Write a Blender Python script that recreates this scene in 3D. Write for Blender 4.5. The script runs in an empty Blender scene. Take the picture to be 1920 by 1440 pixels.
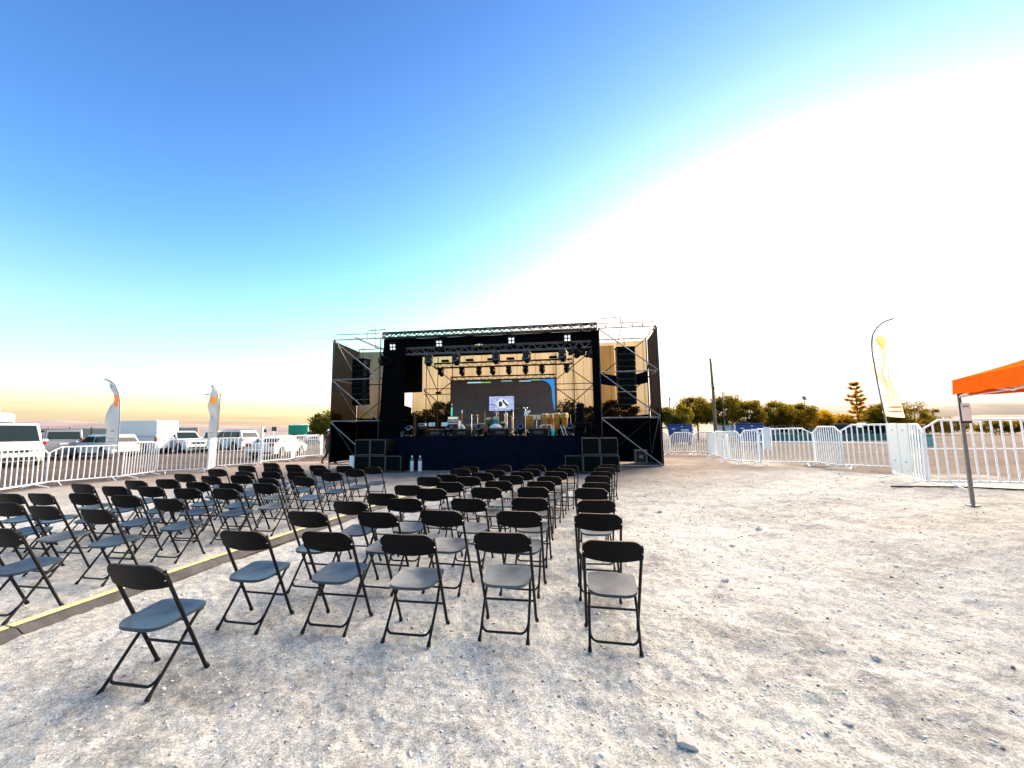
import bpy, bmesh, math, random
import numpy as np
from mathutils import Vector, Matrix, noise as mn

R = math.radians
rnd = random.Random(7)
nrs = np.random.RandomState(5)
scene = bpy.context.scene
col = scene.collection

# ------------------------------------------------------------------ camera
EYE = 1.65
TILT, ROLL = math.atan(86 / 754.0), math.atan(0.0085)
cam_d = bpy.data.cameras.new("camera")
cam_d.sensor_width = 36.0
cam_d.lens = 754.0 / 1920.0 * 36.0
cam_d.clip_start, cam_d.clip_end = 0.05, 12000
cam = bpy.data.objects.new("camera", cam_d)
col.objects.link(cam)
_r0, _f0, _u0 = Vector((1, 0, 0)), Vector((0, math.cos(TILT), math.sin(TILT))), Vector((0, -math.sin(TILT), math.cos(TILT)))
_r1 = _r0 * math.cos(ROLL) - _u0 * math.sin(ROLL)
_u1 = _r0 * math.sin(ROLL) + _u0 * math.cos(ROLL)
_m = Matrix((_r1, _u1, -_f0)).transposed().to_4x4()
_m.translation = (0, 0, EYE)
cam.matrix_world = _m
scene.camera = cam

# ------------------------------------------------------------------ sky, sun, exposure
SUN_AZ, SUN_EL = R(37.5), R(3.0)
w = bpy.data.worlds.new("World")
scene.world = w
w.use_nodes = True
nt = w.node_tree
nt.nodes.clear()
sky = nt.nodes.new("ShaderNodeTexSky")
sky.sky_type = 'NISHITA'
sky.sun_disc = False
sky.sun_elevation = SUN_EL
sky.sun_rotation = SUN_AZ
sky.altitude = 1200
sky.air_density = 1.0
sky.dust_density = 3.0
sky.ozone_density = 1.8
bg = nt.nodes.new("ShaderNodeBackground")
bg.inputs['Strength'].default_value = 0.15
wo = nt.nodes.new("ShaderNodeOutputWorld")
gm = nt.nodes.new("ShaderNodeGamma")      # steeper contrast of the evening sky
gm.inputs['Gamma'].default_value = 1.65
nt.links.new(sky.outputs[0], gm.inputs['Color'])
cap = nt.nodes.new("ShaderNodeVectorMath")  # the brightest part of the glow, round the set sun, levels off
cap.operation = 'MINIMUM'
cap.inputs[1].default_value = (2.3, 2.0, 1.65)
nt.links.new(gm.outputs[0], cap.inputs[0])
airg = nt.nodes.new("ShaderNodeVectorMath")
airg.operation = 'ADD'
airg.inputs[1].default_value = (0.0, 0.01, 0.13)
nt.links.new(cap.outputs[0], airg.inputs[0])
# dusty air low over the plain: a pale peach veil that fades out within a few degrees, with thin streaks of cloud in it
stc = nt.nodes.new("ShaderNodeTexCoord")
ssp = nt.nodes.new("ShaderNodeSeparateXYZ")
nt.links.new(stc.outputs['Generated'], ssp.inputs[0])
veil = nt.nodes.new("ShaderNodeMapRange")
veil.interpolation_type = 'SMOOTHSTEP'
for k_, v_ in zip(('From Min', 'From Max', 'To Min', 'To Max'), (0.0, 0.085, 0.80, 0.0)): veil.inputs[k_].default_value = v_
nt.links.new(ssp.outputs['Z'], veil.inputs['Value'])
vmix = nt.nodes.new("ShaderNodeMixRGB")
vmix.inputs[2].default_value = (0.86, 0.66, 0.43, 1)
nt.links.new(veil.outputs[0], vmix.inputs[0])
veil2 = nt.nodes.new("ShaderNodeMapRange")
veil2.interpolation_type = 'SMOOTHSTEP'
for k_, v_ in zip(('From Min', 'From Max', 'To Min', 'To Max'), (0.0, 0.38, 0.50, 0.0)): veil2.inputs[k_].default_value = v_
nt.links.new(ssp.outputs['Z'], veil2.inputs['Value'])
wmix = nt.nodes.new("ShaderNodeMixRGB")
wmix.inputs[2].default_value = (1.05, 0.98, 0.86, 1)
nt.links.new(veil2.outputs[0], wmix.inputs[0])
nt.links.new(airg.outputs[0], wmix.inputs[1])
nt.links.new(wmix.outputs[0], vmix.inputs[1])
smap = nt.nodes.new("ShaderNodeMapping")
smap.inputs['Scale'].default_value = (2.2, 2.2, 75.0)
nt.links.new(stc.outputs['Generated'], smap.inputs[0])
snz = nt.nodes.new("ShaderNodeTexNoise")
snz.inputs['Scale'].default_value = 1.6
snz.inputs['Detail'].default_value = 4
nt.links.new(smap.outputs[0], snz.inputs['Vector'])
srm = nt.nodes.new("ShaderNodeMapRange")
for k_, v_ in zip(('From Min', 'From Max', 'To Min', 'To Max'), (0.52, 0.70, 0.0, 0.75)): srm.inputs[k_].default_value = v_
nt.links.new(snz.outputs['Fac'], srm.inputs['Value'])
sml = nt.nodes.new("ShaderNodeMath")
sml.operation = 'MULTIPLY'
nt.links.new(srm.outputs[0], sml.inputs[0])
nt.links.new(veil.outputs[0], sml.inputs[1])
cmix = nt.nodes.new("ShaderNodeMixRGB")
cmix.inputs[2].default_value = (0.66, 0.47, 0.35, 1)
nt.links.new(sml.outputs[0], cmix.inputs[0])
nt.links.new(vmix.outputs[0], cmix.inputs[1])
nt.links.new(cmix.outputs[0], bg.inputs['Color'])
nt.links.new(bg.outputs[0], wo.inputs['Surface'])

sun_d = bpy.data.lights.new("sun", 'SUN')
sun_d.energy = 5.0
sun_d.angle = R(110)          # sun down behind the trees: disc widened as warm fill for the yard, standing in for afterglow, no hard shadows
sun_d.color = (1.0, 0.80, 0.58)
sun = bpy.data.objects.new("sun", sun_d)
col.objects.link(sun)
_sd = Vector((math.sin(SUN_AZ) * math.cos(SUN_EL), math.cos(SUN_AZ) * math.cos(SUN_EL), math.sin(SUN_EL)))
sun.rotation_euler = (-_sd).to_track_quat('-Z', 'Y').to_euler()

scene.view_settings.view_transform = 'Standard'
scene.view_settings.look = 'None'
scene.view_settings.gamma = 1.0
scene.view_settings.exposure = 2.72
scene.render.engine = 'CYCLES'
scene.cycles.max_bounces = 6
scene.cycles.transparent_max_bounces = 16
scene.cycles.use_denoising = True


# ------------------------------------------------------------------ helpers
class MB:
    """collects shapes, then links them as one mesh object"""
    def __init__(s): s.v, s.f = [], []

    def add(s, vs, fs):
        o = len(s.v)
        s.v += [tuple(p) for p in vs]
        s.f += [tuple(i + o for i in f) for f in fs]
        return s

    def box(s, c, size, m=None, taper=1.0):
        x, y, z = size[0] / 2, size[1] / 2, size[2] / 2
        vs = [Vector((sx * x * (taper if sz > 0 else 1), sy * y * (taper if sz > 0 else 1), sz * z)) for sz in (-1, 1) for sy in (-1, 1) for sx in (-1, 1)]
        if m is not None: vs = [m @ p for p in vs]
        vs = [p + Vector(c) for p in vs]
        return s.add(vs, [(0, 2, 3, 1), (4, 5, 7, 6), (0, 1, 5, 4), (2, 6, 7, 3), (0, 4, 6, 2), (1, 3, 7, 5)])

    def cbox(s, c, size, b=0.01):
        """box with chamfered vertical-and-horizontal edges"""
        bm = bmesh.new()
        bmesh.ops.create_cube(bm, size=1.0)
        for v in bm.verts: v.co = Vector((v.co.x * size[0], v.co.y * size[1], v.co.z * size[2]))
        bmesh.ops.bevel(bm, geom=list(bm.edges), offset=b, segments=1, affect='EDGES')
        vs = [v.co + Vector(c) for v in bm.verts]
        bm.verts.index_update()
        fs = [tuple(v.index for v in f.verts) for f in bm.faces]
        bm.free()
        return s.add(vs, fs)

    def tube(s, pts, r, n=8, cap=True, closed=False):
        pts = [Vector(p) for p in pts]
        rs = r if isinstance(r, (list, tuple)) else [r] * len(pts)
        o = []
        prev = None
        for i, p in enumerate(pts):
            a = pts[i - 1] if i else (pts[-1] if closed else p)
            b = pts[i + 1] if i + 1 < len(pts) else (pts[0] if closed else p)
            t = (b - a).normalized()
            if prev is None:
                ref = Vector((0, 0, 1)) if abs(t.z) < 0.9 else Vector((1, 0, 0))
                nx = t.cross(ref).normalized()
            else:
                nx = (prev - t * prev.dot(t)).normalized()
            ny = t.cross(nx)
            prev = nx
            for k in range(n):
                a2 = 2 * math.pi * k / n
                o.append(p + (nx * math.cos(a2) + ny * math.sin(a2)) * rs[i])
        fs = []
        m = len(pts)
        for i in range(m if closed else m - 1):
            j = (i + 1) % m
            for k in range(n):
                k2 = (k + 1) % n
                fs.append((i * n + k, i * n + k2, j * n + k2, j * n + k))
        if cap and not closed:
            fs.append(tuple(range(n))[::-1])
            fs.append(tuple((m - 1) * n + k for k in range(n)))
        return s.add(o, fs)

    def lathe(s, prof, n=16, c=(0, 0, 0), m=None):
        vs, fs = [], []
        for (r, z) in prof:
            for k in range(n):
                a = 2 * math.pi * k / n
                p = Vector((r * math.cos(a), r * math.sin(a), z))
                if m is not None: p = m @ p
                vs.append(p + Vector(c))
        for i in range(len(prof) - 1):
            for k in range(n):
                k2 = (k + 1) % n
                fs.append((i * n + k, i * n + k2, (i + 1) * n + k2, (i + 1) * n + k))
        fs.append(tuple(range(n))[::-1])
        fs.append(tuple((len(prof) - 1) * n + k for k in range(n)))
        return s.add(vs, fs)

    def prism(s, poly, y0, y1, f=None):
        """polygon in x,z extruded along y"""
        n = len(poly)
        vs = [Vector((x, y0, z)) for x, z in poly] + [Vector((x, y1, z)) for x, z in poly]
        if f: vs = [f(p) for p in vs]
        fs = [tuple(range(n)), tuple(range(2 * n - 1, n - 1, -1))]
        fs += [(i, i + n, (i + 1) % n + n, (i + 1) % n) for i in range(n)]
        return s.add(vs, fs)

    def grid(s, fn, nu, nv):
        vs = [fn(i / nu, j / nv) for j in range(nv + 1) for i in range(nu + 1)]
        fs = [(j * (nu + 1) + i, j * (nu + 1) + i + 1, (j + 1) * (nu + 1) + i + 1, (j + 1) * (nu + 1) + i) for j in range(nv) for i in range(nu)]
        return s.add(vs, fs)

    def mesh(s, name, mat, smooth=False):
        me = bpy.data.meshes.new(name)
        me.from_pydata([tuple(p) for p in s.v], [], s.f)
        me.materials.append(mat)
        if smooth:
            me.polygons.foreach_set("use_smooth", [True] * len(me.polygons))
        me.update()
        bm = bmesh.new(); bm.from_mesh(me)
        if len(bm.faces) < 30000: bmesh.ops.recalc_face_normals(bm, faces=bm.faces)
        bm.to_mesh(me); bm.free()
        if smooth:
            try: me.set_sharp_from_angle(angle=R(40))
            except Exception: pass
        return me

    def build(s, name, mat, parent=None, smooth=False, bevel=0):
        o = bpy.data.objects.new(name, s.mesh(name, mat, smooth))
        col.objects.link(o)
        if parent is not None: o.parent = parent
        if bevel:
            b = o.modifiers.new("bevel", 'BEVEL'); b.width = bevel; b.segments = 2; b.limit_method = 'ANGLE'
        return o


def tag(o, label=None, cat=None, group=None, kind=None):
    if label: o["label"] = label
    if cat: o["category"] = cat
    if group: o["group"] = group
    if kind: o["kind"] = kind
    return o


def thing(name, label, cat, loc=(0, 0, 0), rz=0.0, group=None):
    o = bpy.data.objects.new(name, None)
    o.empty_display_size = 0.2
    col.objects.link(o)
    o.location = loc
    o.rotation_euler = (0, 0, rz)
    return tag(o, label, cat, group)


def copy_tree(o, parent=None):
    c = o.copy()
    col.objects.link(c)
    if parent is not None: c.parent = parent
    for ch in [x for x in KIDS.get(o.name, [])]: copy_tree(ch, c)
    return c


KIDS = {}
def index_kids():
    KIDS.clear()
    for o in bpy.data.objects:
        if o.parent: KIDS.setdefault(o.parent.name, []).append(o)


# ------------------------------------------------------------------ materials
def mat(name, c, rough=0.6, metal=0.0, var=0.0, scale=8.0, bump=0.0, bscale=40.0, spec=0.5, emit=None, estr=0.0, alpha=None, coat=0.0):
    m = bpy.data.materials.new(name)
    m.use_nodes = True
    t = m.node_tree
    b = t.nodes['Principled BSDF']
    b.inputs['Roughness'].default_value = rough
    b.inputs['Metallic'].default_value = metal
    b.inputs['Specular IOR Level'].default_value = spec
    b.inputs['Base Color'].default_value = (*c, 1)
    if coat: b.inputs['Coat Weight'].default_value = coat
    if emit:
        b.inputs['Emission Color'].default_value = (*emit, 1)
        b.inputs['Emission Strength'].default_value = estr
    if var or bump:
        tc = t.nodes.new('ShaderNodeTexCoord')
    if var:
        n = t.nodes.new('ShaderNodeTexNoise')
        n.inputs['Scale'].default_value = scale
        n.inputs['Detail'].default_value = 6
        t.links.new(tc.outputs['Object'], n.inputs['Vector'])
        r = t.nodes.new('ShaderNodeValToRGB')
        r.color_ramp.elements[0].position, r.color_ramp.elements[1].position = 0.3, 0.7
        r.color_ramp.elements[0].color = (*[x * (1 - var) for x in c], 1)
        r.color_ramp.elements[1].color = (*[min(1, x * (1 + var)) for x in c], 1)
        t.links.new(n.outputs['Fac'], r.inputs['Fac'])
        t.links.new(r.outputs['Color'], b.inputs['Base Color'])
    if bump:
        n2 = t.nodes.new('ShaderNodeTexNoise')
        n2.inputs['Scale'].default_value = bscale
        n2.inputs['Detail'].default_value = 5
        t.links.new(tc.outputs['Object'], n2.inputs['Vector'])
        bp = t.nodes.new('ShaderNodeBump')
        bp.inputs['Strength'].default_value = bump
        bp.inputs['Distance'].default_value = 0.02
        t.links.new(n2.outputs['Fac'], bp.inputs['Height'])
        t.links.new(bp.outputs['Normal'], b.inputs['Normal'])
    return m


def cloth_mat(name, c, trans, ttint, tl=0.0, tlc=(1, 1, 1), bump=0.3, seams=None):
    """woven cloth: dark threads, the gaps between them let light straight through"""
    m = bpy.data.materials.new(name)
    m.use_nodes = True
    t = m.node_tree
    t.nodes.clear()
    out = t.nodes.new('ShaderNodeOutputMaterial')
    d = t.nodes.new('ShaderNodeBsdfDiffuse'); d.inputs['Color'].default_value = (*c, 1)
    sh = d.outputs[0]
    if tl:
        tr = t.nodes.new('ShaderNodeBsdfTranslucent'); tr.inputs['Color'].default_value = (*tlc, 1)
        mx = t.nodes.new('ShaderNodeMixShader'); mx.inputs[0].default_value = tl
        t.links.new(sh, mx.inputs[1]); t.links.new(tr.outputs[0], mx.inputs[2]); sh = mx.outputs[0]
    if trans:
        tp = t.nodes.new('ShaderNodeBsdfTransparent'); tp.inputs['Color'].default_value = (*ttint, 1)
        mx = t.nodes.new('ShaderNodeMixShader'); mx.inputs[0].default_value = trans
        if seams:
            tc = t.nodes.new('ShaderNodeTexCoord'); sp = t.nodes.new('ShaderNodeSeparateXYZ')
            t.links.new(tc.outputs['Object'], sp.inputs[0])
            # doubled cloth where the widths overlap, and folds that gather the weave
            md = t.nodes.new('ShaderNodeMath'); md.operation = 'FRACT'
            dv = t.nodes.new('ShaderNodeMath'); dv.operation = 'DIVIDE'; dv.inputs[1].default_value = seams
            t.links.new(sp.outputs['X'], dv.inputs[0]); t.links.new(dv.outputs[0], md.inputs[0])
            lt = t.nodes.new('ShaderNodeMath'); lt.operation = 'LESS_THAN'; lt.inputs[1].default_value = 0.05
            t.links.new(md.outputs[0], lt.inputs[0])
            nz = t.nodes.new('ShaderNodeTexNoise'); nz.inputs['Scale'].default_value = 1.3
            mp = t.nodes.new('ShaderNodeMapping'); mp.inputs['Scale'].default_value = (1.6, 1, 0.15)
            t.links.new(tc.outputs['Object'], mp.inputs[0]); t.links.new(mp.outputs[0], nz.inputs['Vector'])
            mr = t.nodes.new('ShaderNodeMapRange')
            mr.inputs['From Min'].default_value, mr.inputs['From Max'].default_value = 0.3, 0.7
            mr.inputs['To Min'].default_value, mr.inputs['To Max'].default_value = trans * 0.8, trans * 1.1
            t.links.new(nz.outputs['Fac'], mr.inputs['Value'])
            ml = t.nodes.new('ShaderNodeMath'); ml.operation = 'MULTIPLY_ADD'; ml.inputs[1].default_value = -0.35 * trans
            t.links.new(lt.outputs[0], ml.inputs[0]); t.links.new(mr.outputs[0], ml.inputs[2])
            t.links.new(ml.outputs[0], mx.inputs[0])
        t.links.new(sh, mx.inputs[1]); t.links.new(tp.outputs[0], mx.inputs[2]); sh = mx.outputs[0]
    t.links.new(sh, out.inputs['Surface'])
    return m


M = {}
M['chair_plastic'] = mat('chair_plastic', (0.036, 0.056, 0.076), 0.34, var=0.35, scale=5, bump=0.05, bscale=300, spec=0.20)  # black seats: the blue-grey sky sheen is put into the base colour
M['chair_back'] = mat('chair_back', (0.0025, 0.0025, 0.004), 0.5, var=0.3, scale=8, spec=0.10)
M['chair_steel'] = mat('chair_steel', (0.004, 0.004, 0.006), 0.42, var=0.3, scale=20, spec=0.2)
M['galv'] = mat('galvanised_steel', (0.26, 0.255, 0.25), 0.45, metal=0.6, var=0.2, scale=30)
M['alu_dark'] = mat('dark_aluminium', (0.022, 0.021, 0.021), 0.55, var=0.2, scale=30, spec=0.25)
M['alu'] = mat('aluminium', (0.16, 0.16, 0.18), 0.4, metal=0.6, var=0.15, scale=30)
M['white_paint'] = mat('white_barrier_paint', (0.80, 0.83, 0.85), 0.5, var=0.06, scale=14)
M['white_board'] = mat('white_board', (0.52, 0.60, 0.64), 0.6, var=0.05, scale=4)
M['black_cloth'] = mat('black_cloth', (0.003, 0.003, 0.004), 0.95, var=0.4, scale=3, bump=0.3, bscale=9, spec=0.0)
M['navy_cloth'] = mat('navy_cloth', (0.003, 0.004, 0.013), 0.9, var=0.35, scale=4, bump=0.4, bscale=10, spec=0.06)
M['mesh_back'] = cloth_mat('backdrop_mesh', (0.012, 0.010, 0.008), 0.48, (1.0, 0.77, 0.46), seams=1.05)
M['mesh_left'] = cloth_mat('left_wing_mesh', (0.012, 0.010, 0.009), 0.12, (1.0, 0.80, 0.64), seams=1.05)
M['mesh_side'] = cloth_mat('side_mesh', (0.008, 0.006, 0.005), 0.022, (1.0, 0.70, 0.60))
M['cabinet'] = mat('speaker_cabinet', (0.0025, 0.0034, 0.0042), 0.6, var=0.3, scale=12, bump=0.15, bscale=200, spec=0.15)
M['grille'] = mat('speaker_grille', (0.0018, 0.0032, 0.0038), 0.75, var=0.35, scale=5, bump=0.3, bscale=120, spec=0.06)
M['edge'] = mat('grey_cabinet_edge', (0.028, 0.032, 0.034), 0.5, var=0.4, scale=20)
M['fixture'] = mat('light_housing', (0.006, 0.006, 0.008), 0.4, var=0.2, spec=0.25)
M['lens'] = mat('glass_lens', (0.012, 0.013, 0.016), 0.15, spec=0.3)
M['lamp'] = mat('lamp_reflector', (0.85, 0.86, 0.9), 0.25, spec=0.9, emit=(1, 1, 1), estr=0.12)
M['chrome'] = mat('chrome', (0.75, 0.75, 0.76), 0.18, metal=1.0)
M['white'] = mat('white_plastic', (0.80, 0.80, 0.78), 0.5, var=0.05)
M['paper'] = mat('paper', (0.85, 0.86, 0.88), 0.8)
M['wood'] = mat('drum_wood', (0.42, 0.17, 0.028), 0.45, var=0.3, scale=6, spec=0.2)
M['skin_drum'] = mat('drum_skin', (0.75, 0.62, 0.42), 0.6, var=0.1)
M['red_cloth'] = mat('dark_red_cloth', (0.10, 0.008, 0.010), 0.8, var=0.3, scale=30)
M['teal'] = mat('teal_shell', (0.05, 0.35, 0.36), 0.3, var=0.2, coat=0.4)
M['turq'] = mat('turquoise_plastic', (0.02, 0.62, 0.58), 0.35)
M['green_shell'] = mat('green_shell', (0.03, 0.14, 0.10), 0.3, var=0.3, coat=0.5)
M['green_tube'] = mat('green_light_tube', (0.1, 0.6, 0.35), 0.4, emit=(0.03, 0.80, 0.36), estr=0.09)
M['brown'] = mat('brown_guitar', (0.12, 0.025, 0.015), 0.3, coat=0.5)
M['cymbal'] = mat('bronze_cymbal', (0.70, 0.60, 0.38), 0.25, metal=0.9)
M['led'] = mat('led_module', (0.19, 0.145, 0.165), 0.7, var=0.10, scale=0.6, spec=0.2)
M['yellow'] = mat('yellow_lid', (0.70, 0.60, 0.24), 0.55, var=0.2, scale=9)
M['rubber'] = mat('dark_rubber', (0.055, 0.052, 0.05), 0.8, var=0.4, scale=7, bump=0.3, bscale=50)
M['orange'] = mat('orange_canopy', (0.80, 0.125, 0.010), 0.8, var=0.06, scale=3, spec=0.0)
M['pole_wood'] = mat('pole_wood', (0.20, 0.14, 0.08), 0.85, var=0.35, scale=6, bump=0.3)
M['stone'] = mat('stone_mat', (0.52, 0.48, 0.44), 0.9, var=0.35, scale=30, bump=0.5, bscale=60)
M['blue_bin'] = mat('blue_container_paint', (0.015, 0.065, 0.24), 0.5, var=0.2, scale=3)
M['white_van'] = mat('white_car_paint', (0.58, 0.60, 0.61), 0.3, var=0.05, scale=3, coat=0.4)
M['silver'] = mat('silver_car_paint', (0.16, 0.165, 0.185), 0.3, metal=0.4, coat=0.7)
M['glass'] = mat('car_glass', (0.02, 0.03, 0.034), 0.08, spec=0.16)
M['tyre'] = mat('tyre', (0.015, 0.015, 0.015), 0.85, var=0.3)
M['trim'] = mat('black_trim', (0.02, 0.02, 0.022), 0.6)
M['tail'] = mat('tail_light', (0.45, 0.01, 0.015), 0.2, coat=0.6)
M['head'] = mat('headlight_glass', (0.75, 0.78, 0.8), 0.12, coat=0.6)
M['plate'] = mat('number_plate', (0.75, 0.74, 0.65), 0.5)
M['red_paint'] = mat('red_truck_paint', (0.30, 0.012, 0.018), 0.35, coat=0.5)
M['green_paint'] = mat('green_truck_paint', (0.01, 0.30, 0.20), 0.4, coat=0.3)
M['wall_far'] = mat('pale_wall', (0.42, 0.36, 0.30), 0.9, var=0.1, scale=2)
M['teal_wall'] = mat('teal_wall', (0.07, 0.16, 0.14), 0.8, var=0.15)
M['panel'] = mat('solar_panel', (0.22, 0.18, 0.09), 0.35)
M['skin'] = mat('skin', (0.42, 0.25, 0.17), 0.6)
M['hair'] = mat('dark_hair', (0.015, 0.012, 0.01), 0.6)
M['dark_jacket'] = mat('dark_jacket', (0.010, 0.010, 0.014), 0.85, var=0.3)
M['white_shirt'] = mat('white_shirt', (0.75, 0.76, 0.78), 0.8, var=0.05)
M['maroon'] = mat('maroon_jacket', (0.10, 0.015, 0.03), 0.8)
M['shoe'] = mat('maroon_shoe', (0.12, 0.02, 0.02), 0.6)
M['bark'] = mat('bark', (0.07, 0.05, 0.035), 0.9, var=0.4, scale=5, bump=0.5, bscale=10)
M['hill'] = mat('desert_hill', (0.27, 0.21, 0.19), 0.95, var=0.12, scale=0.01)
M['hill_warm'] = mat('dry_hill', (0.26, 0.20, 0.14), 0.95, var=0.10, scale=0.01)


def leaf_mat(name, c, tl):
    m = bpy.data.materials.new(name); m.use_nodes = True
    t = m.node_tree; t.nodes.clear()
    out = t.nodes.new('ShaderNodeOutputMaterial')
    oi = t.nodes.new('ShaderNodeNewGeometry')
    r = t.nodes.new('ShaderNodeValToRGB')
    r.color_ramp.elements[0].color = (*[x * 0.6 for x in c], 1)
    r.color_ramp.elements[1].color = (*[x * 1.5 for x in c], 1)
    t.links.new(oi.outputs['Random Per Island'], r.inputs['Fac'])
    d = t.nodes.new('ShaderNodeBsdfDiffuse'); t.links.new(r.outputs['Color'], d.inputs['Color'])
    tr = t.nodes.new('ShaderNodeBsdfTranslucent'); tr.inputs['Color'].default_value = (*tl, 1)
    mx = t.nodes.new('ShaderNodeMixShader'); mx.inputs[0].default_value = 0.5
    t.links.new(d.outputs[0], mx.inputs[1]); t.links.new(tr.outputs[0], mx.inputs[2]); t.links.new(mx.outputs[0], out.inputs['Surface'])
    return m


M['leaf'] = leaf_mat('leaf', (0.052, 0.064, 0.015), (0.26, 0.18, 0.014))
M['leaf_silhouette'] = leaf_mat('silhouette_leaf', (0.030, 0.030, 0.012), (0.03, 0.02, 0.004))  # darker copy of the leaf: silhouette shade is put into its colours
M['leaf_sunglow'] = leaf_mat('backlit_leaf', (0.08, 0.075, 0.012), (0.62, 0.36, 0.015))  # low sun's glow on the foliage is put into the golden colours
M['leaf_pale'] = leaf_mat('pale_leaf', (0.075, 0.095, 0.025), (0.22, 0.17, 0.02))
M['needle_sunglow'] = leaf_mat('needle_sunglow', (0.08, 0.07, 0.012), (0.75, 0.40, 0.012))  # orange sun glow round the conifer is put into the needle colour


def flag_mat(name, c, tl, marks):
    """white printed flag cloth, light shows through it; marks: list of (x,z,rx,rz,colour) blots, print and painted crease shade alike, in object space"""
    m = bpy.data.materials.new(name); m.use_nodes = True
    t = m.node_tree; t.nodes.clear()
    out = t.nodes.new('ShaderNodeOutputMaterial')
    tc = t.nodes.new('ShaderNodeTexCoord')
    cur = t.nodes.new('ShaderNodeRGB'); cur.outputs[0].default_value = (*c, 1)
    sock = cur.outputs[0]
    for (x, z, rx, rz, cc) in marks:
        mp = t.nodes.new('ShaderNodeMapping'); mp.vector_type = 'POINT'
        mp.inputs['Scale'].default_value = (1 / rx, 0, 1 / rz)
        mp.inputs['Location'].default_value = (-x / rx, 0, -z / rz)
        t.links.new(tc.outputs['Object'], mp.inputs[0])
        ln = t.nodes.new('ShaderNodeVectorMath'); ln.operation = 'LENGTH'
        t.links.new(mp.outputs[0], ln.inputs[0])
        lt = t.nodes.new('ShaderNodeMapRange'); lt.inputs['From Min'].default_value = 0.85; lt.inputs['From Max'].default_value = 1.0
        lt.inputs['To Min'].default_value = 1; lt.inputs['To Max'].default_value = 0
        t.links.new(ln.outputs['Value'], lt.inputs['Value'])
        mx = t.nodes.new('ShaderNodeMixRGB'); mx.inputs[2].default_value = (*cc, 1)
        t.links.new(lt.outputs[0], mx.inputs[0]); t.links.new(sock, mx.inputs[1]); sock = mx.outputs[0]
    d = t.nodes.new('ShaderNodeBsdfDiffuse'); t.links.new(sock, d.inputs['Color'])
    tr = t.nodes.new('ShaderNodeBsdfTranslucent'); t.links.new(sock, tr.inputs['Color'])
    mx = t.nodes.new('ShaderNodeMixShader'); mx.inputs[0].default_value = tl
    t.links.new(d.outputs[0], mx.inputs[1]); t.links.new(tr.outputs[0], mx.inputs[2]); t.links.new(mx.outputs[0], out.inputs['Surface'])
    return m


# ------------------------------------------------------------------ ground
def gz(x, y=0):
    t = min(1.0, max(0.0, (x - 2.5) / 6.5))
    return 0.42 * t * t * (3 - 2 * t)


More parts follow.
